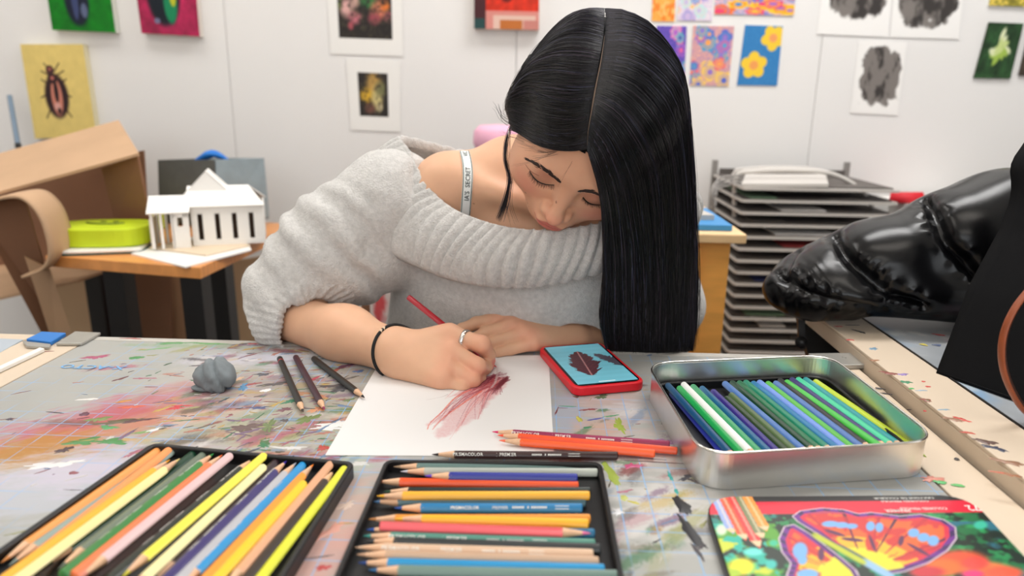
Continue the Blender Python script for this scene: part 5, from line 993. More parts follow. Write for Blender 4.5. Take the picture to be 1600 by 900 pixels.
def mesh_sdf(s, h, B=16, margin=.02):
    lo = np.min([q[1] for q in s.p if q[4] == 'u'], 0)-.01; hi = np.max([q[2] for q in s.p if q[4] == 'u'], 0)+.01
    N = np.ceil((hi-lo)/h).astype(int)+2; nb = np.ceil(N/B).astype(int); NG = nb*B+2
    bi = np.stack(np.meshgrid(*[np.arange(q) for q in nb], indexing='ij'), -1).reshape(-1, 3)
    cen = (lo+(bi+.5)*B*h).astype(np.float32); keep = np.abs(s(cen)) < B*h*.9+margin; bi = bi[keep]
    n = B+2; off = np.stack(np.meshgrid(*[np.arange(n)]*3, indexing='ij'), -1).reshape(-1, 3)-1
    LO = np.array([q[1]-q[3]-.002 for q in s.p]); HI = np.array([q[2]+q[3]+.002 for q in s.p])
    ids, pos, quads = [], [], []
    m = B+1
    for b in bi:
        i0 = b*B; g = i0+off; p = (lo+g*h).astype(np.float32); pl, ph = p[0]-.004, p[-1]+.004
        sel = np.where(((LO < ph) & (HI > pl)).all(1))[0]
        if len(sel) == 0: continue
        D = s(p, sel).reshape(n, n, n); S_ = D < 0
        if S_.all() or not S_.any(): continue
        acc = np.zeros((m, m, m, 3), np.float32); cnt = np.zeros((m, m, m), np.float32)
        ar = np.arange(m, dtype=np.float32); base = np.stack(np.meshgrid(ar, ar, ar, indexing='ij'), -1)
        for ax in range(3):
            o1, o2 = [q for q in range(3) if q != ax]
            for a in (0, 1):
                for c in (0, 1):
                    sl = [slice(0, m)]*3; sl[o1] = slice(a, a+m); sl[o2] = slice(c, c+m); e = list(sl); e[ax] = slice(1, 1+m); sl, e = tuple(sl), tuple(e)
                    x = S_[sl] != S_[e]
                    if not x.any(): continue
                    d0, d1 = D[sl][x], D[e][x]; t = d0/(d0-d1); q = base[x].copy(); q[:, o1] += a; q[:, o2] += c; q[:, ax] += t; acc[x] += q; cnt[x] += 1
        u = cnt > 0; idx = np.argwhere(u); gl = i0-1+idx; gid = ((gl[:, 0]+1)*(NG[1]+1)+(gl[:, 1]+1))*(NG[2]+1)+(gl[:, 2]+1)
        ids.append(gid); pos.append(lo+(i0-1+acc[u]/cnt[u][:, None])*h)
        G_ = np.full((m, m, m), -1, np.int64); G_[u] = gid
        for ax in range(3):
            o1, o2 = [(1, 2), (2, 0), (0, 1)][ax]
            c0 = [slice(1, 1+B)]*3; c1 = list(c0); c1[ax] = slice(2, 2+B); A_, Bq = S_[tuple(c0)], S_[tuple(c1)]
            e = np.argwhere(A_ != Bq)
            if len(e) == 0: continue
            inside = A_[e[:, 0], e[:, 1], e[:, 2]]; e = e+1; qd = []
            for (a, c) in ((1, 1), (0, 1), (0, 0), (1, 0)): g2 = e.copy(); g2[:, o1] -= a; g2[:, o2] -= c; qd.append(G_[g2[:, 0], g2[:, 1], g2[:, 2]])
            qd = np.stack(qd, 1); qd[~inside] = qd[~inside][:, ::-1]; quads.append(qd)
    ids = np.concatenate(ids); pos = np.concatenate(pos); quads = np.concatenate(quads); quads = quads[(quads >= 0).all(1)]
    U_, first = np.unique(ids, return_index=True); f = np.searchsorted(U_, quads); f = np.clip(f, 0, len(U_)-1)
    return pos[first].astype(float), f
def vnorm(v, f):
    n = np.cross(v[f[:, 2]]-v[f[:, 0]], v[f[:, 3]]-v[f[:, 1]]); o = np.zeros_like(v)
    for k in range(4): np.add.at(o, f[:, k], n)
    return o/(np.linalg.norm(o, axis=1)[:, None]+1e-12)
def smooth_v(v, f, it=2, lam=.5):
    e = np.concatenate([f[:, [0, 1]], f[:, [1, 2]], f[:, [2, 3]], f[:, [3, 0]]])
    for _ in range(it):
        a = np.zeros_like(v); c = np.zeros(len(v)); np.add.at(a, e[:, 0], v[e[:, 1]]); np.add.at(a, e[:, 1], v[e[:, 0]]); np.add.at(c, e[:, 0], 1); np.add.at(c, e[:, 1], 1); v = v*(1-lam)+lam*a/c[:, None]
    return v
def biggest(v, f):
    lab = np.arange(len(v))
    while True:
        m_ = lab[f].min(1); old = lab.copy()
        for k in range(4): np.minimum.at(lab, f[:, k], m_)
        lab = lab[lab]
        if (lab == old).all(): break
    L, cnt = np.unique(lab, return_counts=True); keep = lab == L[cnt.argmax()]; idx = np.cumsum(keep)-1; return v[keep], idx[f[keep[f].all(1)]]
def bvh(v, f): return BVHTree.FromPolygons([tuple(q) for q in v], [tuple(map(int, q)) for q in f])
def R3(x, y, z): return np.array([x, y, z+ZT])
def eye_ray(px, py): return Vector(CAM), Vector(nrm(FW*CF+RT*(px-800)-UP*(py-450)))
def hit(tree, px, py, lift=0., fall=None):
    o, d = eye_ray(px, py); h_ = tree.ray_cast(o, d)
    if h_[0] is None: return None if fall is None else V(px, py, fall)
    return np.array(h_[0])+np.array(h_[1])*lift

# ================================================================ the person
prs = thing('person', 'woman in a grey off-shoulder ribbed sweater with long black hair, bending over her drawing', 'person', (0, 1.15, 0))
_p, _r = math.radians(50), math.radians(22)
_Rp = np.array([[1, 0, 0], [0, math.cos(_p), -math.sin(_p)], [0, math.sin(_p), math.cos(_p)]])
_Rr = np.array([[math.cos(_r), 0, math.sin(_r)], [0, 1, 0], [-math.sin(_r), 0, math.cos(_r)]])
HR = _Rr@_Rp
HC = V(888, 296, .80)-HR@np.array([0, -.088, .0])
def H(x, y, z): return HC+HR@np.array([x, y, z], float)
body = SDF()
# torso and shoulders
body.ell(R3(.02, 1.05, .06), (.155, .095, .17), .03).ell(R3(.02, 1.12, -.12), (.14, .1, .16), .04).ell(R3(.02, 1.17, -.24), (.165, .12, .1), .04)
body.ell(R3(.01, .995, .13), (.125, .062, .08), .04)
SR, SL = R3(-.128, 1.0, .2), R3(.160, 1.02, .155)
body.cap(R3(-.04, 1.035, .222), R3(.09, 1.04, .195), .055, .05, .05).cap(SR, R3(-.02, 1.02, .21), .052, .055, .03).cap(SL, R3(.09, 1.03, .18), .046, .05, .03)
body.cap(R3(-.12, .965, .222), R3(.0, .93, .190), .007, .008, .03)
FA, WR = V(468, 506, .925), V(617, 549, .815)
EL = V(437, 492, .95)
body.cap(SR, EL, .044, .030, .03).cap(EL, V(540, 523, .872), .032, .0335, .02).cap(V(540, 523, .872), WR, .0335, .0265, .03)
EL2 = R3(.17, 1.04, -.03); WL2 = V(893, 531, .945)
body.cap(SL, EL2, .044, .036, .03).cap(EL2, WL2, .038, .0245, .02)
# neck and head
body.cap(R3(.05, 1.01, .2), H(0, .03, -.045), .056, .053, .045)
body.ell(H(0, .008, .028), (.074, .094, .088), .03, HR).ell(H(0, -.028, -.03), (.060, .060, .078), .04, HR)
body.ell(H(0, -.060, -.085), (.030, .026, .026), .035, HR)          # chin
for s in (-1, 1):
    body.ell(H(s*.040, -.052, -.034), (.028, .025, .028), .025, HR)   # cheeks
    body.ell(H(s*.051, -.02, -.052), (.022, .035, .03), .03, HR)      # jaw
body.cap(H(-.03, -.0835, .021), H(.03, -.0835, .021), .006, .006, .022)
for s in (-1, 1): body.ell(H(s*.031, -.0925, .0), (.0165, .0105, .009), .014, HR, 's')
for s in (-1, 1): body.ell(H(s*.031, -.0695, -.003), (.0150, .0150, .0135), .007, HR)
body.cap(H(0, -.086, .008), H(0, -.1035, -.034), .0055, .0075, .014).ell(H(0, -.1055, -.038), (.0098, .0098, .009), .008, HR)
for s in (-1, 1): body.ell(H(s*.0125, -.0955, -.041), (.0066, .0085, .0065), .006, HR); body.ell(H(s*.0065, -.101, -.0475), (.0028, .0035, .003), .003, HR, 's')
body.ell(H(0, -.0865, -.062), (.022, .012, .02), .015, HR)
body.ell(H(0, -.0965, -.0645), (.0185, .0065, .0042), .005, HR).ell(H(0, -.0945, -.0735), (.016, .007, .0052), .005, HR)
body.cap(H(-.021, -.091, -.0685), H(0, -.1035, -.0692), .0006, .0008, .003, 's').cap(H(.021, -.091, -.0685), H(0, -.1035, -.0692), .0006, .0008, .003, 's')
for s in (-1, 1): body.ell(H(s*.070, .014, -.010), (.007, .016, .026), .008, HR)
# right hand (writing)
mc = [V(702, 524, .823), V(706, 549, .802), V(699, 573, .785), V(690, 594, .772)]
for q, r_ in zip(mc, (.0125, .0125, .0115, .0105)): body.cap(WR, q, .021, r_, .016)
body.cap(V(630, 568, .80), mc[3], .019, .0105, .014)
F = .0035
body.chain([mc[0], V(753, 538, .806), V(763, 554, .820), V(766, 563, .832)], [.0118, .0106, .0086, .0068], F)
body.chain([mc[1], V(746, 572, .786), V(757, 574, .808), V(763, 571, .824)], [.0115, .0102, .0086, .0076], F)
body.chain([mc[2], V(738, 594, .776), V(748, 593, .796), V(751, 588, .812)], [.0108, .0096, .0082, .0072], F)
body.chain([mc[3], V(722, 607, .768), V(736, 604, .785), V(740, 599, .799)], [.0098, .0084, .0072, .0064], F)
body.chain([V(640, 545, .845), V(712, 549, .868), V(752, 552, .853), V(765, 562, .842)], [.019, .0125, .0098, .0066], .014)
body.cap(V(665, 535, .838), mc[0], .016, .011, .014)
# left hand (resting)
md = [V(779, 498, .927), V(801, 508, .914), V(820, 521, .902), V(834, 536, .892)]
for q, r_ in zip(md, (.0125, .0122, .0116, .0108)): body.cap(WL2, q, .020, r_, .013)
body.chain([md[0], V(744, 505, .916), V(722, 514, .906), V(705, 522, .900)], [.0106, .0086, .0076, .0068], F)
body.chain([md[1], V(759, 520, .903), V(737, 531, .894), V(720, 540, .889)], [.0106, .0087, .0077, .0068], F)
body.chain([md[2], V(774, 534, .891), V(752, 545, .884), V(737, 552, .880)], [.0100, .0084, .0074, .0066], F)
body.chain([md[3], V(797, 546, .883), V(777, 552, .877), V(760, 557, .873)], [.0095, .0078, .0068, .0062], F)
body.chain([V(868, 520, .955), V(830, 515, .965), V(800, 520, .965), V(780, 528, .955)], [.016, .012, .0095, .008], .012)
import time as _t; _t0 = _t.time()
bv, bf = mesh_sdf(body, .0014)
print('body', len(bv), round(_t.time()-_t0, 1))
bv[:, 2] = np.maximum(bv[:, 2], np.where(bv[:, 1] < .913, ZT+.0012, -9))
TB = bvh(bv, bf)
L_ = (bv-HC)@HR                                   # head-local coordinates
def near(q, r, s=.5): d = np.linalg.norm(bv-q, axis=1); return 1-sstep(r*(1-s), r*(1+s), d)
n1 = fbm(bv*60, 5, 3); col = np.tile(np.array((219., 172, 140)), (len(bv), 1))*(.97+.06*n1)[:, None]
hd = 1-sstep(.13, .17, np.linalg.norm(L_, axis=1)); lx, ly, lz = np.abs(L_[:, 0]), L_[:, 1], L_[:, 2]
fc = hd*(ly < .0)
col = paint(col, [(hd*.55, (218, 160, 130))])
for q, rr_, cc_, a in ((( .040, -.065, -.034), .028, (214, 120, 104), .55), ((0, -.108, -.04), .016, (216, 132, 112), .45), ((.031, -.082, -.004), .016, (176, 112, 92), .45), ((.031, -.085, .010), .012, (160, 104, 84), .3)):
    d = np.sqrt((lx-q[0])**2+(ly-q[1])**2+(lz-q[2])**2); col = paint(col, [(fc*a*(1-sstep(rr_*.3, rr_*1.2, d)), cc_)])
lip = fc*(ly < -.085)*(1-sstep(.9, 1.1, np.sqrt((L_[:, 0]/.0215)**2+((lz+.0690)/(.0092-.18*lx))**2))); col = paint(col, [(lip*.7, (178, 84, 80))])
col = paint(col, [(fc*(ly < -.09)*(1-sstep(.0004, .0013, np.abs(lz+.0688)))*(lx < .021)*.8, (110, 40, 42))])
for s in (-1, 1): d = np.linalg.norm(L_-np.array([s*.0065, -.101, -.0478]), axis=1); col = paint(col, [(1-sstep(.002, .0038, d), (90, 45, 38))])
for px, py, r_ in ((821, 301, .0013), (869, 316, .0012), (740, 318, .0008)):
    q = hit(TB, px, py); col = paint(col, [(near(q, r_, .4)*.85, (96, 52, 40))]) if q is not None else col
for q in mc+md+[V(753, 538, .806), V(746, 572, .786), V(738, 594, .776)]: col = paint(col, [(near(q, .016, .6)*.30, (226, 140, 116))])
for q in (V(769, 566, .832), V(769, 564, .842), V(763, 571, .824)): col = paint(col, [(near(q, .014, .6)*.7, (222, 112, 98))])
M_skin = mat('skin', (226, 180, 150), .48, attr='col', sss=.12, spec=.35, bump=.12, bscale=900, bdist=.0004)
me = npmesh('body', bv, bf, True, np.clip(col, 0, 255)); bo = obj('body', me, M_skin, prs)
# ---- brows, lashes, crease
M_lash = mat('lash_black', (22, 15, 14), .6); M_brow = mat('brow_dark', (56, 38, 32), .7)
def strands(paths, radii, n=3):
    g = G()
    for p_, r_ in zip(paths, radii): g.tube(p_, r_, n, cap=False)
    return g.n()
def face_path(pts, n, lift): 
    out = []
    for q in smooth_path(np.array(pts, float), n):
        h_ = hit(TB, q[0], q[1], lift)
        if h_ is not None: out.append(h_)
    return np.array(out)
for nm, ctr, w0 in (('eyebrow', [(825, 250), (838, 256), (852, 265), (866, 276), (880, 288)], 4.2), ('eyebrow', [(903, 299), (914, 298), (926, 300), (940, 306)], 2.6)):
    ps, rs = [], []; c_ = smooth_path(np.array(ctr, float), 60); r = np.random.default_rng(3)
    for i in range(420):
        k = int(r.integers(0, 56)); wd_ = w0*(math.sin(math.pi*min(max(k/60, .08), .97))**.6); a = c_[k]+r.normal(0, .42, 2)*[.6, wd_*.95]; dr_ = c_[min(k+3, 59)]-c_[k]; b = a+nrm(dr_)*r.uniform(3.5, 7)+[0, -r.uniform(0, 1.5)+.3]
        if nm and ctr[0][0] < 850: b = a-nrm(dr_)*r.uniform(3.5, 6.5)+[0, -.5]
        p0, p1 = hit(TB, *a, .0001), hit(TB, *b, .0007)
        if p0 is None or p1 is None or np.linalg.norm(p0-p1) > .01: continue
        ps.append([p0, (p0+p1)/2+(p1-p0)*0, p1]); rs.append([.00034, .0003, .0001])
    obj(nm, strands(ps, rs), M_brow, prs)
for ctr, L0, dirs in (([(828, 267), (834, 277), (842, 284), (853, 288), (866, 289)], 7.5, (-.35, 1)), ([(911, 308), (917, 315), (926, 319), (940, 320)], 6.0, (.05, 1))):
    c_ = smooth_path(np.array(ctr, float), 40); base_ = face_path(ctr, 24, .0002)
    obj('eyelid_line', G().tube(base_, np.interp(np.linspace(0, 1, len(base_)), [0, .3, 1], [.0004, .0008, .0004]), 6).n(), M_lash, prs)
    ps, rs = [], []
    for k in range(0, 40, 1):
        a = c_[k]; p0 = hit(TB, *a, .0002)
        if p0 is None: continue
        fan = (k/40-.5); d2 = np.array([dirs[0]+fan*.9+RNG.normal()*.22, dirs[1]]); q2 = a+nrm(d2)*L0*RNG.uniform(.45, 1.2); Yd = p0[1]-.0062; p2 = V(q2[0], q2[1], Yd)
        ps.append([p0, p0*.55+p2*.45+np.array([0, -.0012, -.0006]), p2]); rs.append([.00028, .0002, .00006])
    obj('eyelashes', strands(ps, rs), M_lash, prs)
cr = face_path([(821, 257), (826, 264), (833, 270), (843, 275)], 14, .0); obj('eyelid_crease', G().tube(cr, [.0001]+[.00035]*(len(cr)-2)+[.0001], 5).n(), mat('crease', (150, 92, 74), .6), prs)

# ================================================================ hair
SKC, SKR = np.array([0, .008, .028]), np.array([.0765, .0965, .0905])
EC, ER = np.array([0, .010, .029]), np.array([.088, .104, .094])
def cap_pt(d):
    k = 1/np.sqrt(((d/SKR)**2).sum(1)); hp_ = SKC+d*k[:, None]; ke = 1/np.sqrt(((d/ER)**2).sum(1)); ep = EC+d*ke[:, None]
    hz = .060-5*hp_[:, 0]**2; dist = np.maximum(hp_[:, 2]-hz, hp_[:, 1]+.03); w_ = sstep(-.005, .06, dist)[:, None]
    return hp_*(1-w_)+ep*w_+d*.002, dist
n_u, n_v = 200, 120
uu = np.linspace(0, 2*np.pi, n_u, endpoint=False); vv = np.linspace(.01, np.pi-.01, n_v); A_, B_ = np.meshgrid(uu, vv, indexing='ij'); A_, B_ = A_.ravel(), B_.ravel()
d = np.stack([np.sin(B_)*np.cos(A_), np.sin(B_)*np.sin(A_), np.cos(B_)], 1); pl, dist = cap_pt(d)
I_ = np.arange(n_u*n_v).reshape(n_u, n_v); I2 = np.concatenate([I_, I_[:1]], 0); cf = np.stack([I2[:-1, :-1], I2[1:, :-1], I2[1:, 1:], I2[:-1, 1:]], -1).reshape(-1, 4)
cf = cf[(dist[cf] > .0035).all(1) & (pl[cf][:, :, 2] > -.085).all(1)]; cv = HC+pl@HR.T
TC = bvh(cv, cf)
part_px = [(917, 233), (919, 205), (924, 175), (931, 135), (939, 95), (945, 55)]
part3 = np.array([hit(TC, *q, .0) if hit(TC, *q) is not None else V(*q, .8) for q in smooth_path(np.array(part_px, float), 40)])
dp = np.min(np.linalg.norm(cv[:, None]-part3[None, ::2], axis=2), axis=1)
M_hair = mat('hair_black', (15, 13, 16), .33, spec=.42, attr='col', bump=.25, bscale=700, stretch=(1, 1, .08))
ccol = paint(np.tile((16., 14, 17), (len(cv), 1)), [(np.zeros(len(cv)), (150, 122, 104))])
obj('hair_cap', npmesh('hair_cap', cv, cf, True, ccol), mat('hair_under', (9, 8, 10), .7, spec=.1), prs)
# scalp line at the parting
g = G(); rad = .0011*np.interp(np.linspace(0, 1, 40), [0, .15, .45, .8, 1], [.15, .35, 1.2, .7, .1]); g.tube(part3+(CAM-part3)/np.linalg.norm(CAM-part3, axis=1)[:, None]*.0035, rad*1.5, 8, flat=.35)
def cap_near(px, py):                        # depth where the ray passes closest to the hair ellipsoid
    o, d_ = eye_ray(px, py); q = ((np.array(o)-HC)@HR-EC)/ER; w_ = (np.array(d_)@HR)/ER; t_ = -(q@w_)/(w_@w_); return (np.array(o)+np.array(d_)*t_)[1]
def guide(pts, n=40):
    """pixel guides on the hair cap; third number = depth where the cap is not hit"""
    pp = []
    px = smooth_path(np.array([q[:2] for q in pts], float), n); k = np.linspace(0, 1, n)
    dk = resamp(crom(np.array([q[:2] for q in pts], float), np.linspace(0, 1, 12*len(pts))), n)
    ts = np.r_[0, np.cumsum(np.linalg.norm(np.diff(np.array([q[:2] for q in pts], float), axis=0), axis=1))]; ts /= ts[-1]
    Yg = [q[2] if len(q) > 2 else None for q in pts]; out = np.zeros((n, 3)); Y = np.full(n, np.nan)
    known = [(t_, y_) for t_, y_ in zip(ts, Yg) if y_ is not None]; first = known[0][0] if known else 9
    for i in range(n):
        if k[i] < first-1e-6 or not known:
            h_ = hit(TC, px[i, 0], px[i, 1]); Y[i] = h_[1] if h_ is not None else cap_near(px[i, 0], px[i, 1])
    if known:
        for i in range(n):
            if k[i] >= first-1e-6: Y[i] = np.interp(k[i], [q[0] for q in known], [q[1] for q in known])
    ok = ~np.isnan(Y); return px, np.interp(k, k[ok], Y[ok])
GR = [[(917, 233), (926, 262, .772), (936, 300, .79), (942, 350, .815), (942, 430, .85), (938, 500, .875), (948, 549, .885)],
      [(918, 215), (936, 250, .768), (952, 300, .79), (962, 370, .82), (964, 450, .855), (966, 550, .885)],
      [(921, 190), (950, 225), (975, 290, .795), (988, 370, .825), (992, 460, .858), (994, 551, .888)],
      [(925, 165), (962, 195), (998, 265, .80), (1012, 350, .83), (1018, 450, .862), (1018, 552, .890)],
      [(930, 140), (975, 160), (1018, 220), (1036, 300, .835), (1042, 420, .865), (1040, 552, .893)],
      [(935, 112), (985, 125), (1032, 175), (1054, 250, .842), (1062, 380, .872), (1058, 551, .897)],
      [(940, 85), (992, 92), (1040, 130), (1064, 190, .855), (1074, 320, .88), (1072, 440, .895), (1070, 550, .905)],
      [(944, 58), (995, 60), (1044, 100), (1068, 155, .87), (1078, 280, .90), (1084, 420, .915), (1080, 549, .925)],
      [(946, 30), (990, 34), (1034, 66), (1062, 115, .885), (1074, 200, .91), (1084, 350, .93), (1086, 480, .945), (1080, 549, .955)],
      [(944, 13), (976, 16), (1014, 36, .89), (1048, 80, .90), (1068, 140, .92), (1078, 300, .96), (1082, 450, .98), (1074, 548, .99)]]
GL = [[(917, 233), (895, 236), (868, 234), (840, 226), (815, 210), (800, 202, 0.860), (800, 200, 0.877)],
      [(918, 218), (895, 224), (868, 223), (838, 213), (812, 200), (797, 192, 0.860), (798, 192, 0.881)],
      [(920, 195), (896, 203), (866, 203), (834, 193), (808, 182), (794, 178, 0.864), (797, 184, 0.885)],
      [(923, 172), (896, 178), (862, 176), (828, 166), (804, 162), (793, 168, 0.868), (797, 180, 0.889)],
      [(928, 145), (896, 148), (860, 144), (826, 138), (802, 148), (794, 164, 0.873), (798, 180, 0.894)],
      [(933, 115), (900, 114), (864, 110), (830, 114), (806, 136), (795, 160, 0.877), (799, 180, 0.898)],
      [(938, 85), (908, 80), (872, 80), (838, 94), (812, 122), (798, 152, 0.881), (802, 180, 0.902)],
      [(943, 55), (912, 48), (878, 54), (846, 78), (820, 108), (802, 144, 0.885), (806, 180, 0.906)],
      [(945, 26), (914, 20), (884, 36), (854, 62), (826, 98), (808, 135, 0.894), (812, 180, 0.915)],
      [(944, 13), (918, 14), (890, 24), (862, 48), (836, 84), (818, 125, 0.902), (820, 180, 0.923)]]
def sheet_from(Gs, n=44):
    r_ = [guide(g_, n) for g_ in Gs]; PXY = np.array([q[0] for q in r_]); Y = np.array([q[1] for q in r_]); floor_ = np.full(Y.shape, 9.)
    for a_ in range(Y.shape[0]):
        for b_ in range(n):
            for tr_, lf in ((TB, .004), (TC, .0012)):
                h_ = hit(tr_, *PXY[a_, b_])
                if h_ is not None: floor_[a_, b_] = min(floor_[a_, b_], h_[1]-lf)
    for it in range(14):
        Z = np.pad(Y, 1, mode='edge'); Y = (Z[:-2, 1:-1]+Z[2:, 1:-1]+Z[1:-1, :-2]+Z[1:-1, 2:]+2*Y)/6; Y = np.minimum(Y, floor_)
    return np.array([[V(*PXY[a_, b_], Y[a_, b_]) for b_ in range(n)] for a_ in range(Y.shape[0])])
def surf_eval(Sg, u, t):
    i = np.clip(u, 0, 1); A = crom(Sg, i)                                   # (k, n, 3)
    x = np.clip(t, 0, 1)*(Sg.shape[1]-1); a = np.minimum(np.floor(x).astype(int), Sg.shape[1]-2); f_ = (x-a)[:, None]; r_ = np.arange(len(u)); return A[r_, a]*(1-f_)+A[r_, a+1]*f_
SGR, SGL = sheet_from(GR), sheet_from(GL)
def hair_sheet(name, Sg, push, th):
    p, f, u, v = grid(lambda u, v: surf_eval(Sg, .05+.95*u, .035+.965*v), 60, 70); nn = vnorm(p, f); cen = HC+np.array([0, .03, -.0])
    if (nn*(p-cen)).sum() < 0: nn = -nn; f = f[:, ::-1]
    p = p-nn*push; o = obj(name, npmesh(name, p, f, True, np.tile((14., 12, 15), (len(p), 1))), M_hair, prs); s_ = o.modifiers.new('s', 'SOLIDIFY'); s_.thickness = th; s_.offset = -1; return nn
hair_sheet('hair_side', SGR, .0012, .005); hair_sheet('hair_side', SGL, .0012, .006)
# back of the curtain closes the hair mass
def strand_mesh(Sg, N, npt, seed, r0, spread, t0=(0, .01), t1=(.94, 1.0), depth=.003, wave=.0012):
    r = np.random.default_rng(seed); u = r.random(N); T0 = r.uniform(*t0, N); T1 = r.uniform(*t1, N); t = np.linspace(0, 1, npt)
    clump = np.round(u*70)/70; P_ = np.zeros((N, npt, 3)); cen = HC+np.array([0, .03, 0])
    nzf = r.uniform(1.0, 3, N); ph = r.random(N)*6.3; amp = r.normal(0, wave, N); lift = r.uniform(-.0008, 1, N)**2*depth
    for j, tj in enumerate(t):
        tt_ = T0+(T1-T0)*tj; uj = u+(clump-u)*.5*tj+spread*np.sin(tj*nzf*3+ph)*.01*tj; p = surf_eval(Sg, uj, tt_)
        o_ = p-cen; o_[:, 2] *= .3; o_ /= np.linalg.norm(o_, axis=1)[:, None]; P_[:, j] = p+o_*(.0002+lift*min(1, tj*4))[:, None]; P_[:, j, 0] += amp*np.sin(tj*nzf*4+ph)*tj
    return P_
def tubes(P_, r0, n=3, taper=.35, cols=None):
    N, m, _ = P_.shape; T = np.gradient(P_, axis=1); T /= np.linalg.norm(T, axis=2)[..., None]+1e-12; view = P_-CAM; view /= np.linalg.norm(view, axis=2)[..., None]
    U_ = np.cross(T, np.array([.1, -1, .2])); U_ /= np.linalg.norm(U_, axis=2)[..., None]+1e-9; W_ = np.cross(T, U_); an = np.arange(n)*2*np.pi/n
    rr_ = (r0 if np.ndim(r0) else np.full(N, r0))[:, None]*np.interp(np.linspace(0, 1, m), [0, .05, .85, 1], [.6, 1, 1, taper])[None]
    v = P_[:, :, None]+(np.cos(an)[None, None, :, None]*U_[:, :, None]+np.sin(an)[None, None, :, None]*W_[:, :, None])*rr_[:, :, None, None]
    I_ = np.arange(N*m*n).reshape(N, m, n); f = np.stack([I_[:, :-1], np.roll(I_, -1, 2)[:, :-1], np.roll(I_, -1, 2)[:, 1:], I_[:, 1:]], -1).reshape(-1, 4); v = v.reshape(-1, 3)
    v[:, 2] = np.maximum(v[:, 2], np.where(v[:, 1] < .914, ZT+.0012, -9))
    c_ = np.tile((16., 13, 16), (len(v), 1)) if cols is None else np.repeat(cols, m*n, 0); return v, f, c_
def hair_part(name, Ps, r0s, seed):
    return tag(_hair_part(name, Ps, r0s, seed), kind='stuff')
def _hair_part(name, Ps, r0s, seed):
    Vv, Ff, Cc, b = [], [], [], 0; r = np.random.default_rng(seed)
    for P_, r0 in zip(Ps, r0s):
        k = r.random(len(P_)); cols = np.array((11., 9, 12))[None]*(1-k[:, None])+np.array((36., 33, 46))[None]*k[:, None]**2; hi_ = r.random(len(P_)) > .93; cols[hi_] = np.array([(70., 70, 92), (66, 54, 66)])[r.integers(0, 2, hi_.sum())]  # a few lighter blue and plum strands: hair sheen put into the colour
        v, f, c_ = tubes(P_, r0*r.uniform(.6, 1.3, len(P_)), cols=cols); Vv.append(v); Ff.append(f+b); Cc.append(c_); b += len(v)
    return obj(name, npmesh(name, np.concatenate(Vv), np.concatenate(Ff), True, np.concatenate(Cc)), M_hair, prs)
hair_part('hair_strands', [strand_mesh(SGR, 3400, 26, 1, 0, 1.0, depth=.0025), strand_mesh(SGR, 500, 26, 11, 0, 1.2, depth=.005, wave=.003)], [.00042, .00025], 1)
hair_part('hair_strands', [strand_mesh(SGL, 2600, 20, 2, 0, 1.0, depth=.002, wave=.0006), strand_mesh(SGL, 260, 20, 12, 0, 3.0, depth=.004, wave=.003)], [.00040, .00022], 2)
obj('parting', g.n(), mat('scalp', (128, 106, 90), .6), prs)
def wisp(pts, N, sd, spread, r0=.0003):
    r = np.random.default_rng(sd); c_ = smooth_path(Vs(pts), 18); out = np.zeros((N, 18, 3)); t = np.linspace(0, 1, 18)
    for i in range(N): o_ = r.normal(0, spread, 3); o2 = r.normal(0, spread, 3); out[i] = c_+o_[None]*.4+o2[None]*t[:, None]**1.5
    return out
hair_part('hair_wisps', [wisp([(799, 196, .872), (791, 222, .87), (790, 250, .868), (796, 278, .87), (790, 312, .875), (779, 342, .88)], 46, 1, .0022),
  wisp([(797, 200, .88), (796, 240, .88), (800, 280, .885), (797, 320, .89), (806, 350, .895)], 6, 2, .003), wisp([(796, 195, .87), (782, 185, .86), (776, 172, .86), (771, 166, .86)], 5, 3, .003), wisp([(794, 185, .87), (784, 178, .865), (778, 165, .86)], 4, 4, .003),
  wisp([(880, 232, .77), (850, 246, .775), (822, 254, .79), (800, 257, .81)], 3, 5, .0025), wisp([(905, 234, .765), (890, 256, .765), (876, 278, .77), (868, 288, .775)], 2, 6, .003), wisp([(870, 236, .772), (850, 240, .775), (835, 240, .78)], 9, 8, .003),
  *[wisp([(x_, y_, .78), (x_-10, y_-3, .778), (x_-24, y_-10, .775)], 5, 20+i_, .0022) for i_, (x_, y_) in enumerate([(806, 214), (820, 222), (836, 232), (850, 238), (866, 241), (882, 241), (898, 239), (912, 238)])],
  wisp([(1074, 160, .87), (1082, 210, .88), (1088, 290, .89), (1086, 380, .9)], 8, 7, .004)], [.00030, .0002, .0002, .0002, .00008, .00008, .00012]+[.00009]*8+[.0001], 5)

# ================================================================ sweater
M_swt = mat('wool_grey', (208, 206, 203), .95, noise=.10, nscale=160, bump=.9, bscale=420, sheen=.3, bdist=.0022, spec=.15)
sw = SDF()
sw.ell(R3(-.025, 1.075, .03), (.205, .145, .20), .05).ell(R3(-.03, 1.09, -.10), (.225, .15, .17), .05).ell(R3(0, 1.15, -.21), (.22, .16, .105), .05)
sw.ell(R3(.02, 1.0, .08), (.17, .085, .08), .05)
sA, sB, sC, sD = V(612, 318, 1.0), V(530, 382, .985), V(452, 452, .955), V(452, 497, .937)
FD = nrm(WR-FA)
sw.cap(sA, sB, .080, .072, .045).cap(sB, sC, .072, .062, .03).cap(V(600, 400, .99), V(520, 440, .965), .05, .045, .03)
def fsl(p):
    a = sD.astype(np.float32); b = (FA+FD*.03).astype(np.float32); d_ = b-a; q = p-a; t = np.clip((q@d_)/float(d_@d_), 0, 1); q = q-t[:, None]*d_; e = np.sqrt((q*q).sum(1))-(.052-.010*t)
    return np.maximum(e, (p-(FA+FD*.012).astype(np.float32))@FD.astype(np.float32))
sw.add(fsl, sD-.1, sD+.1, .025)
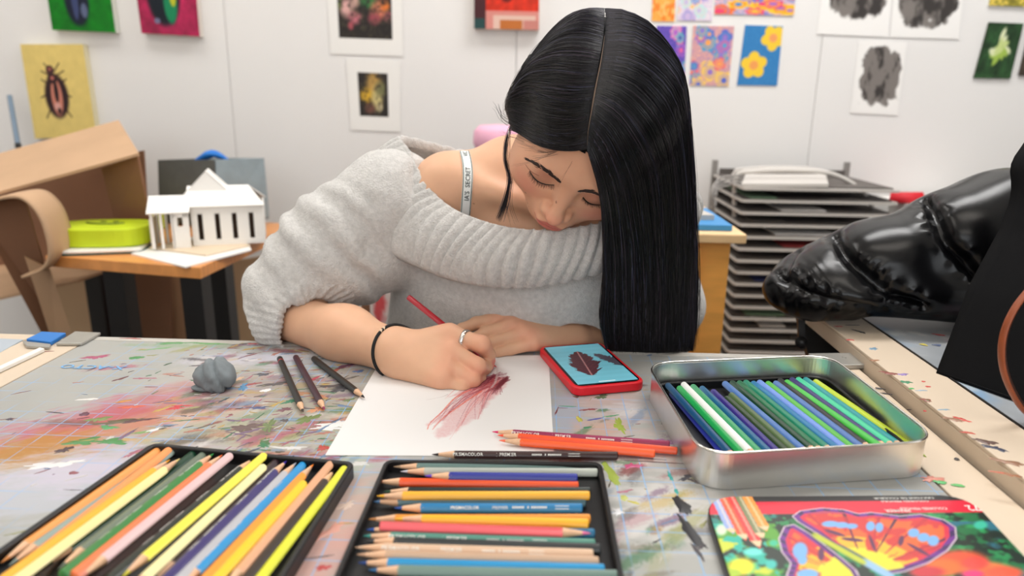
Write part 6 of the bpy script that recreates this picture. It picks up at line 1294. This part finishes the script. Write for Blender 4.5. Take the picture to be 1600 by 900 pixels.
sw.cap(V(1000, 340, 1.04), V(1040, 470, 1.04), .060, .056, .03).cap(V(1040, 470, 1.04), V(1025, 520, 1.0), .054, .045, .02).cap(V(1025, 520, 1.0), V(935, 528, .965), .044, .036, .02)
sw.cap(FA-FD*.005, FA+FD*.10, .0385, .036, .006, 's')
sw.cap(V(960, 530, .97), V(890, 530, .94), .029, .030, .006, 's')
sw.cap(R3(.0, 1.02, .40), R3(.0, 1.03, .21), .10, .075, .03, 's').ell(R3(-.02, .95, .225), (.15, .10, .075), .02, None, 's')
_t0 = _t.time(); sv, sf = mesh_sdf(sw, .0026); sv = smooth_v(sv, sf, 1); nn = vnorm(sv, sf); sv, sf = biggest(sv, sf); nn = vnorm(sv, sf); print('sweater', len(sv), round(_t.time()-_t0, 1))
# folds: broad sags on the body, tight wrinkles gathered at the elbow, ribs on the pushed-up cuff
dE = np.linalg.norm(sv-V(500, 420, .93), axis=1); kE = 1-sstep(.06, .15, dE)
q_ = sv@np.array([[.55, .2, .8], [.1, 1, 0], [-.8, 0, .6]]).T
ax = sB-sC; ax = nrm(ax); along = (sv-sC)@ax; warp = fbm(sv*9, 21, 3)
fold = np.sin((along+warp*.07)*150)*(.5+.5*fbm(sv*12, 3, 2)); fold = np.sign(fold)*np.abs(fold)**.8
sleeve = 1-sstep(-.225, -.19, sv[:, 0])
sv = sv+nn*(kE*sleeve*fold*.0055)[:, None]+nn*((fbm(sv*11, 30, 3)-.5)*.018*(1-.4*kE))[:, None]
fa_t = (sv-FA)@FD; rad_v = sv-FA-fa_t[:, None]*FD; e1 = nrm(np.cross(FD, [0, 0, 1])); e2 = np.cross(FD, e1); ang = np.arctan2(rad_v@e2, rad_v@e1)
kc = sstep(-.055, -.035, fa_t)*(np.linalg.norm(rad_v, axis=1) < .062)*sleeve
sv = sv+nn*(kc*(np.cos(ang*34)*.0012+.0006))[:, None]
obj('sweater', npmesh('sweater', sv, sf, True), M_swt, prs)
# ribbed cowl collar
rim_px = Vs([(628, 216, 1.03), (638, 240, .99), (662, 288, .955), (698, 324, .925), (745, 346, .90), (800, 360, .876), (860, 363, .862), (920, 356, .868), (980, 340, .89), (1035, 318, .93), (1062, 300, .98), (1060, 285, 1.04)])
low_px = Vs([(543, 330, 1.02), (552, 362, .975), (592, 388, .945), (642, 414, .922), (700, 438, .902), (760, 450, .890), (830, 451, .886), (900, 438, .892), (970, 415, .91), (1040, 390, .955), (1075, 368, 1.0), (1080, 345, 1.06)])
rim = np.vstack([rim_px, [R3(.14, 1.11, .17), R3(.05, 1.13, .195), R3(-.05, 1.13, .225), R3(-.13, 1.09, .25)]])
low = np.vstack([low_px, [R3(.20, 1.17, .12), R3(.05, 1.20, .14), R3(-.12, 1.18, .16), R3(-.22, 1.10, .17)]])
cenp = R3(.03, 1.03, .12); NR = 56
def fcol(u, v):
    a = crom(rim, u, True); b = crom(low, u, True); mid = (a+b)/2; out = mid-cenp; out /= np.linalg.norm(out, axis=1)[:, None]; up = a-b; up /= np.linalg.norm(up, axis=1)[:, None]
    out = out-up*(out*up).sum(1)[:, None]; out /= np.linalg.norm(out, axis=1)[:, None]
    # cross-section: inner lip -> rolled rim -> bulging face -> tucked lower edge
    t = np.clip((v-.12)/.88, 0, 1); lipk = np.clip(v/.12, 0, 1); p = a*(1-t[:, None])+b*t[:, None]
    p = p+out*(.016*np.sin(np.pi*t)**.8+.002)[:, None]
    th_ = (1-lipk)*np.pi*.85; p = p+np.where(v < .12, 1., 0.)[:, None]*(out*(-.006*(1-np.cos(th_)))[:, None]+up*(.006*np.sin(th_)-.010*(1-lipk)**2)[:, None])
    p = p-out*(np.clip((t-.93)/.07, 0, 1)**2*.012)[:, None]
    w_ = .7+.3*np.sin(u*2*np.pi*9+2*t); ribs = np.abs(np.cos(np.pi*NR*(u+.004*np.sin(t*4+u*40)+.003*t)))**.55
    return p+out*((ribs-.65)*.0088*w_*np.clip(v*12+.4, 0, 1))[:, None]
p, f, u, v = grid(fcol, NR*10, 46, True); nn_ = vnorm(p, f)
if (nn_*(p-cenp)).sum() < 0: f = f[:, ::-1]
rb = np.abs(np.cos(np.pi*NR*(u+.004*np.sin(v*4+u*40)+.003*v)))
o = obj('ribbed_collar', npmesh('ribbed_collar', p, f, True), M_swt, prs); s_ = o.modifiers.new('s', 'SOLIDIFY'); s_.thickness = .004; s_.offset = -1
# wool fibres standing off the knit
def fuzz(vv_, ff_, N, seed, L=.0026):
    r = np.random.default_rng(seed); k = r.integers(0, len(ff_), N); w4 = r.random((N, 4)); w4 /= w4.sum(1)[:, None]; b = (vv_[ff_[k]]*w4[:, :, None]).sum(1); nq = vnorm(vv_, ff_)[ff_[k, 0]]
    d_ = nq+r.normal(0, .9, (N, 3)); d_ /= np.linalg.norm(d_, axis=1)[:, None]; e_ = b+d_*(L*r.uniform(.4, 1.2, N))[:, None]; s_ = np.cross(d_, r.normal(0, 1, (N, 3))); s_ /= np.linalg.norm(s_, axis=1)[:, None]; wd = .00009
    return np.stack([b+s_*wd, b-s_*wd, e_], 1).reshape(-1, 3), np.arange(3*N).reshape(-1, 3)
vis = (sv[:, 1] < 1.05)[sf].all(1); v1, f1 = fuzz(sv, sf[vis], 60000, 1); visc = (p[:, 1] < 1.05)[f].all(1); v2, f2 = fuzz(p, f[visc], 40000, 2)
tag(obj('wool_fibres', npmesh('wool_fibres', np.vstack([v1, v2]), np.vstack([f1, f2+len(v1)]), False), mat('wool_fibre', (200, 197, 193), .9), prs), kind='stuff')
# bra strap with printed words, laid on the skin
stp = [(711, 209), (722, 228), (729, 252), (731, 280), (729, 310), (726, 340), (722, 362)]
c_ = smooth_path(np.array(stp, float), 40); L3 = []
for q in c_:
    h_ = hit(TB, q[0], q[1], .0012)
    if h_ is not None: L3.append(h_)
L3 = smooth_path(np.array(L3)[::3], 60); L3 = L3+0.0; Tn = np.gradient(L3, axis=0); Tn /= np.linalg.norm(Tn, axis=1)[:, None]
Nn = np.array([np.array(TB.find_nearest(Vector(q))[1]) for q in L3])
for _ in range(8): Nn[1:-1] = (Nn[:-2]+Nn[1:-1]+Nn[2:])/3
Nn /= np.linalg.norm(Nn, axis=1)[:, None]; Sn = np.cross(Tn, Nn); Sn /= np.linalg.norm(Sn, axis=1)[:, None]
if Sn[30][0] > 0: Sn = -Sn                         # Sn points image-left
sl = np.r_[0, np.cumsum(np.linalg.norm(np.diff(L3, axis=0), axis=1))]
def on_strap(s_, w_, lift): # s_ arclength from the top, w_ to image-left
    i = np.interp(s_, sl, np.arange(len(sl))); a = np.clip(np.floor(i).astype(int), 0, len(sl)-2); f_ = (i-a)[:, None]
    g2 = lambda A: A[a]*(1-f_)+A[a+1]*f_; return g2(L3)+g2(Sn)*w_[:, None]+g2(Nn)*lift
HW = .0068
def ribbon(w0, w1, lift, m, name):
    p_, f_, u_, v_ = grid(lambda u, v: on_strap(u*sl[-1], w0+(w1-w0)*v, lift), 60, 5); return obj(name, npmesh(name, p_, f_, True), m, prs if name == 'bra_strap' else strap)
strap = ribbon(-HW, HW, .0004, mat('strap_white', (236, 240, 238), .6), 'bra_strap'); _s = strap.modifiers.new('s', 'SOLIDIFY'); _s.thickness = .0006; _s.offset = 0
M_sg = mat('strap_green', (20, 70, 62), .6); ribbon(-HW+.0006, -HW+.0015, .0012, M_sg, 'border'); ribbon(HW-.0015, HW-.0006, .0012, M_sg, 'border')
def strap_text(s_, start, size):                  # reads upwards, tops of the letters to image-left
    tv, tf = text_mesh(s_, size, .01); q = on_strap(np.clip(start-tv[:, 0], 0, sl[-1]), tv[:, 1]-size*.36, .0014); obj('lettering', npmesh('lettering', q, tf, False), mat('strap_print', (28, 40, 40), .6), strap)
print('strap len', sl[-1])
tvw = lambda s_, sz: text_mesh(s_, sz, .01)[0][:, 0].max()
sz = .0088; w1 = tvw('SECRET', sz); w2 = tvw("IA'S", sz)
ptop = float(np.interp(252, c_[:, 1], np.linspace(0, 1, 40)))*sl[-1]
strap_text('SECRET', ptop+w1, sz); strap_text("IA'S", min(ptop+w1+.0045+w2, sl[-1]), sz); strap_text('VIC', .003+tvw('VIC', sz), sz)
# hair tie on the wrist, ring on the finger
def band(cen, axd, w_, th, n=40):
    axd = nrm(axd); a1 = nrm(np.cross(axd, [0, 0, 1])); a2 = np.cross(axd, a1); out = []
    for k in range(n):
        an = 2*math.pi*k/n; d_ = a1*math.cos(an)+a2*math.sin(an); o_, nx_, _, dist_ = TB.ray_cast(Vector(cen), Vector(d_)); out.append(dist_ if o_ is not None and dist_ < .05 else np.nan)
    out = np.array(out); out = np.where(np.isnan(out), np.nanmedian(out), out); out = np.minimum(out, np.median(out)*1.35)
    for _ in range(3): out = (np.roll(out, 1)+out+np.roll(out, -1))/3
    an = np.linspace(0, 2*np.pi, n, endpoint=False); return np.array([cen+(a1*math.cos(a)+a2*math.sin(a))*(o_+th) for a, o_ in zip(an, out)]), axd
ring_pts, _ = band(V(616, 549, .816), WR-V(560, 530, .86)+np.array([-.0, 0, .012]), 0, .0012); ring_pts[:, 2] = np.maximum(ring_pts[:, 2], ZT+.003)
rp = np.vstack([ring_pts, ring_pts[:1]]); t = tag(obj('hair_tie', G().tube(rp, .0021, 8, cap=False).n(), mat('elastic_black', (16, 16, 18), .8)), 'thin black hair tie with small beads around her drawing wrist', 'hair tie')
for q in (V(628, 518, .80), V(624, 521, .80)):
    k = np.argmin(np.linalg.norm(ring_pts-q, axis=1)+(ring_pts[:, 1]-.8)*.3); d_ = nrm(ring_pts[k]-V(616, 549, .816)); obj('bead', G().tube([ring_pts[k]-[.0015, 0, 0], ring_pts[k]+[.0015, 0, 0]], .0026, 8).n(), mat('bead_cream', (226, 200, 170), .3), t)
fc_ = V(727, 531, .815); rg_, axd = band(fc_, V(753, 538, .806)-mc[0], 0, .0004, 30)
vv_ = []; prof = [(-.0026, 0), (-.0024, .0009), (0, .0012), (.0024, .0009), (.0026, 0)]
for k, q in enumerate(rg_):
    d_ = nrm(q-fc_)
    for a, b in prof: vv_.append(q+axd*a+d_*b)
m_ = len(prof); ff_ = [(k*m_+j, ((k+1) % 30)*m_+j, ((k+1) % 30)*m_+j+1, k*m_+j+1) for k in range(30) for j in range(m_-1)]
tag(obj('finger_ring', npmesh('ring', vv_, ff_), mat('silver', (225, 222, 218), .15, metal=1)), 'wide silver ring on the index finger of her drawing hand', 'ring')
pencil(V(638, 464, .886), P(776, 574, .001), 0, 0, (172, 18, 40), 'crimson pencil held in her right hand, its point on the feather drawing', None, 'near', float(0) or PL if False else .150, False, (200, 20, 40), 0, anchor='near')
# earring
q = hit(TB, 793, 205) 
e_ = V(795, 206, .868); t = obj('earring', G().tube([e_+[0, 0, .004], e_, e_-[0, 0, .006]], [.0006, .001, .0012], 8).n(), mat('silver', (225, 222, 218), .15, metal=1), prs)
# trousers and stool below the table
tr = SDF(); 
for s in (-1, 1):
    kn = R3(s*.12+.0, .80, -.26); an_ = R3(s*.13, .86, -.69); tr.cap(R3(s*.09, 1.17, -.235), kn, .085, .062, .04).cap(kn, an_, .060, .042, .03)
tr.ell(R3(0, 1.18, -.215), (.17, .12, .08), .04)
tv_, tf_ = mesh_sdf(tr, .006); obj('trousers', npmesh('trousers', tv_, tf_), mat('denim', (50, 56, 74), .8, noise=.1, nscale=200), prs)
for s in (-1, 1):
    sh_ = SDF(); sh_.cap(R3(s*.13, .875, -.705), R3(s*.14, .73, -.722), .040, .034, .02); a_, b_ = mesh_sdf(sh_, .005); a_[:, 2] = np.maximum(a_[:, 2], .001); obj('shoe', npmesh('shoe', a_, b_), mat('shoe_white', (220, 218, 214), .6), prs)
t = thing('stool', 'round wooden stool under the seated woman', 'stool', (0, 1.18, 0))
obj('seat', G().lathe([(0, .4), (.17, .4), (.175, .41), (.17, .425), (0, .425)], (0, 1.18, 0), 28).mesh(), M_card2, t)
for sx in (-1, 1):
    for sy in (-1, 1): obj('leg', G().tube([(sx*.1, 1.18+sy*.1, .4), (sx*.12, 1.18+sy*.12, 0)], .014, 10).n(), M_card2, t)

# ================================================================ black jacket and bag on the raised board
M_puff = mat('puffer_black', (7, 7, 9), .25, spec=.32, bump=.08, bscale=60)
jk = SDF()
jk.chain([V(1222, 448, 1.02), V(1275, 474, 1.0), V(1330, 484, .99)], [.020, .018, .012], .01)
jk.ell(V(1282, 432, 1.03), (.075, .075, .045), .03, Matrix.Rotation(-.45, 3, 'Y')).ell(V(1330, 450, 1.0), (.085, .07, .032), .02)
jk.ell(V(1375, 412, 1.03), (.105, .085, .070), .02, Matrix.Rotation(-.25, 3, 'Y')).ell(V(1440, 450, 1.0), (.09, .07, .045), .02)
jk.ell(V(1500, 385, 1.04), (.115, .09, .088), .02, Matrix.Rotation(-.2, 3, 'Y')).ell(V(1560, 345, 1.06), (.09, .09, .075), .02, Matrix.Rotation(-.2, 3, 'Y')).ell(V(1620, 400, 1.05), (.13, .09, .12), .03).ell(V(1540, 450, 1.0), (.1, .07, .05), .02)
jv, jf = mesh_sdf(jk, .003); nn = vnorm(jv, jf)
TJ = bvh(jv, jf)
def seam_d(pts):
    out = [hit(TJ, *q) for q in smooth_path(np.array(pts, float), 60)]; out = np.array([q for q in out if q is not None])
    if len(out) < 3: return np.full(len(jv), 9.), np.zeros(len(jv))
    dd_ = np.linalg.norm(jv[:, None]-out[None], axis=2); return dd_.min(1), dd_.argmin(1)
wr_ = np.zeros(len(jv))
for pts, dp_ in (([(1296, 348), (1306, 372), (1324, 398), (1352, 424), (1392, 452), (1445, 484)], .013), ([(1440, 302), (1455, 322), (1470, 350), (1484, 378), (1512, 410), (1545, 440)], .013), ([(1352, 326), (1310, 344), (1270, 370), (1238, 400), (1222, 430)], .006), ([(1208, 418), (1240, 446), (1280, 466), (1330, 480), (1380, 490)], .009)):
    ds, arg = seam_d(pts); puck = np.sin(arg*.8+6*fbm(jv*30, 3, 2))
    wr_ += -np.exp(-(ds/.008)**2)*dp_-np.exp(-(ds/.022)**2)*dp_*.35+np.exp(-((ds-.012)/.009)**2)*puck*.0019*sstep(.3, .6, fbm(jv*14, 9, 2))
hem = np.exp(-(np.linalg.norm(jv-hit(TJ, 1232, 452, 0, 1.0), axis=1)/.05)**4); wr_ += hem*np.sin(jv[:, 0]*420+jv[:, 2]*200)*.0010
jv = jv+nn*(wr_+(fbm(jv*8, 4, 3)-.5)*.012)[:, None]
on = (jv[:, 0] > .416) & (jv[:, 1] < 1.076); jv[:, 2] = np.maximum(jv[:, 2], np.where(on, ZT+.0215, -9))
t = thing('puffer_jacket', 'glossy black puffer jacket heaped on the raised right board', 'jacket', (.55, 1.0, ZT+.02)); jo = obj('shell', npmesh('shell', jv, jf), M_puff, t)
bA, bB = P(1463, 583, .021), P(1612, 637, .021); print('bag', bA, bB)
t = thing('shoulder_bag', 'matte black bag with a brown leather handle, in front of the black jacket', 'bag', (bA+bB)/2)
M_bag = mat('bag_black', (10, 10, 12), .85, spec=.15, bump=.1, bscale=300)
dB = nrm((bB-bA)*[1, 1, 0]); nB = np.array([-dB[1], dB[0], 0])
prof = [(1463, 583), (1488, 515), (1512, 448), (1540, 398), (1562, 358), (1576, 318), (1580, 290), (1577, 262), (1584, 245), (1600, 222)]
Yp = np.interp([q[1] for q in prof], [222, 583], [bA[1]+.10, bA[1]])
Lf = np.array([V(q[0], q[1], y_) for q, y_ in zip(prof, Yp)]); nvb = 30; Lf = resamp(Lf, nvb)
def fbag(u, v):
    a = crom(Lf, v); w_ = .30; uu_ = u*4; p = np.zeros((len(u), 3)); dpth = .11*(1-.55*v)
    s0 = np.clip(uu_, 0, 1); s1 = np.clip(uu_-1, 0, 1); s2 = np.clip(uu_-2, 0, 1); s3 = np.clip(uu_-3, 0, 1)
    return a+dB*(w_*(s0-s2))[:, None]+nB*(dpth*(s1-s3))[:, None]+nB*((.006*np.sin(np.pi*s0)*np.sin(v*3)+.004*(fbm(np.stack([s0*4, v*5], 1), 3)-.5))*(uu_ < 1))[:, None]*-1
p, f, u, v = grid(fbag, 80, nvb, True); top_ = None
obj('bag_body', npmesh('bag_body', p, f, True), M_bag, t)
obj('base', G().sheet([bA+[0, 0, .002], bA+dB*.3+[0, 0, .002], bA+dB*.3+nB*.11+[0, 0, .002], bA+nB*.11+[0, 0, .002]], .002).mesh(), M_bag, t)
hy = bB[1]-.03
hp_ = smooth_path(Vs([(1640, 420, hy), (1612, 448, hy), (1584, 484, hy-.004), (1567, 526, hy-.008), (1566, 570, hy-.01), (1580, 612, hy-.01), (1606, 648, hy-.008), (1650, 670, hy)]), 40)
M_lea = mat('leather_brown', (150, 76, 42), .4, noise=.1, nscale=60); o = obj('handle', G().tube(hp_, .0045, 12, flat=.5).n(), M_lea, t)
obj('handle_edge', G().tube(hp_+np.array([.004, .004, 0]), .0036, 8, flat=.8).n(), mat('leather_dark', (60, 32, 22), .5), t)
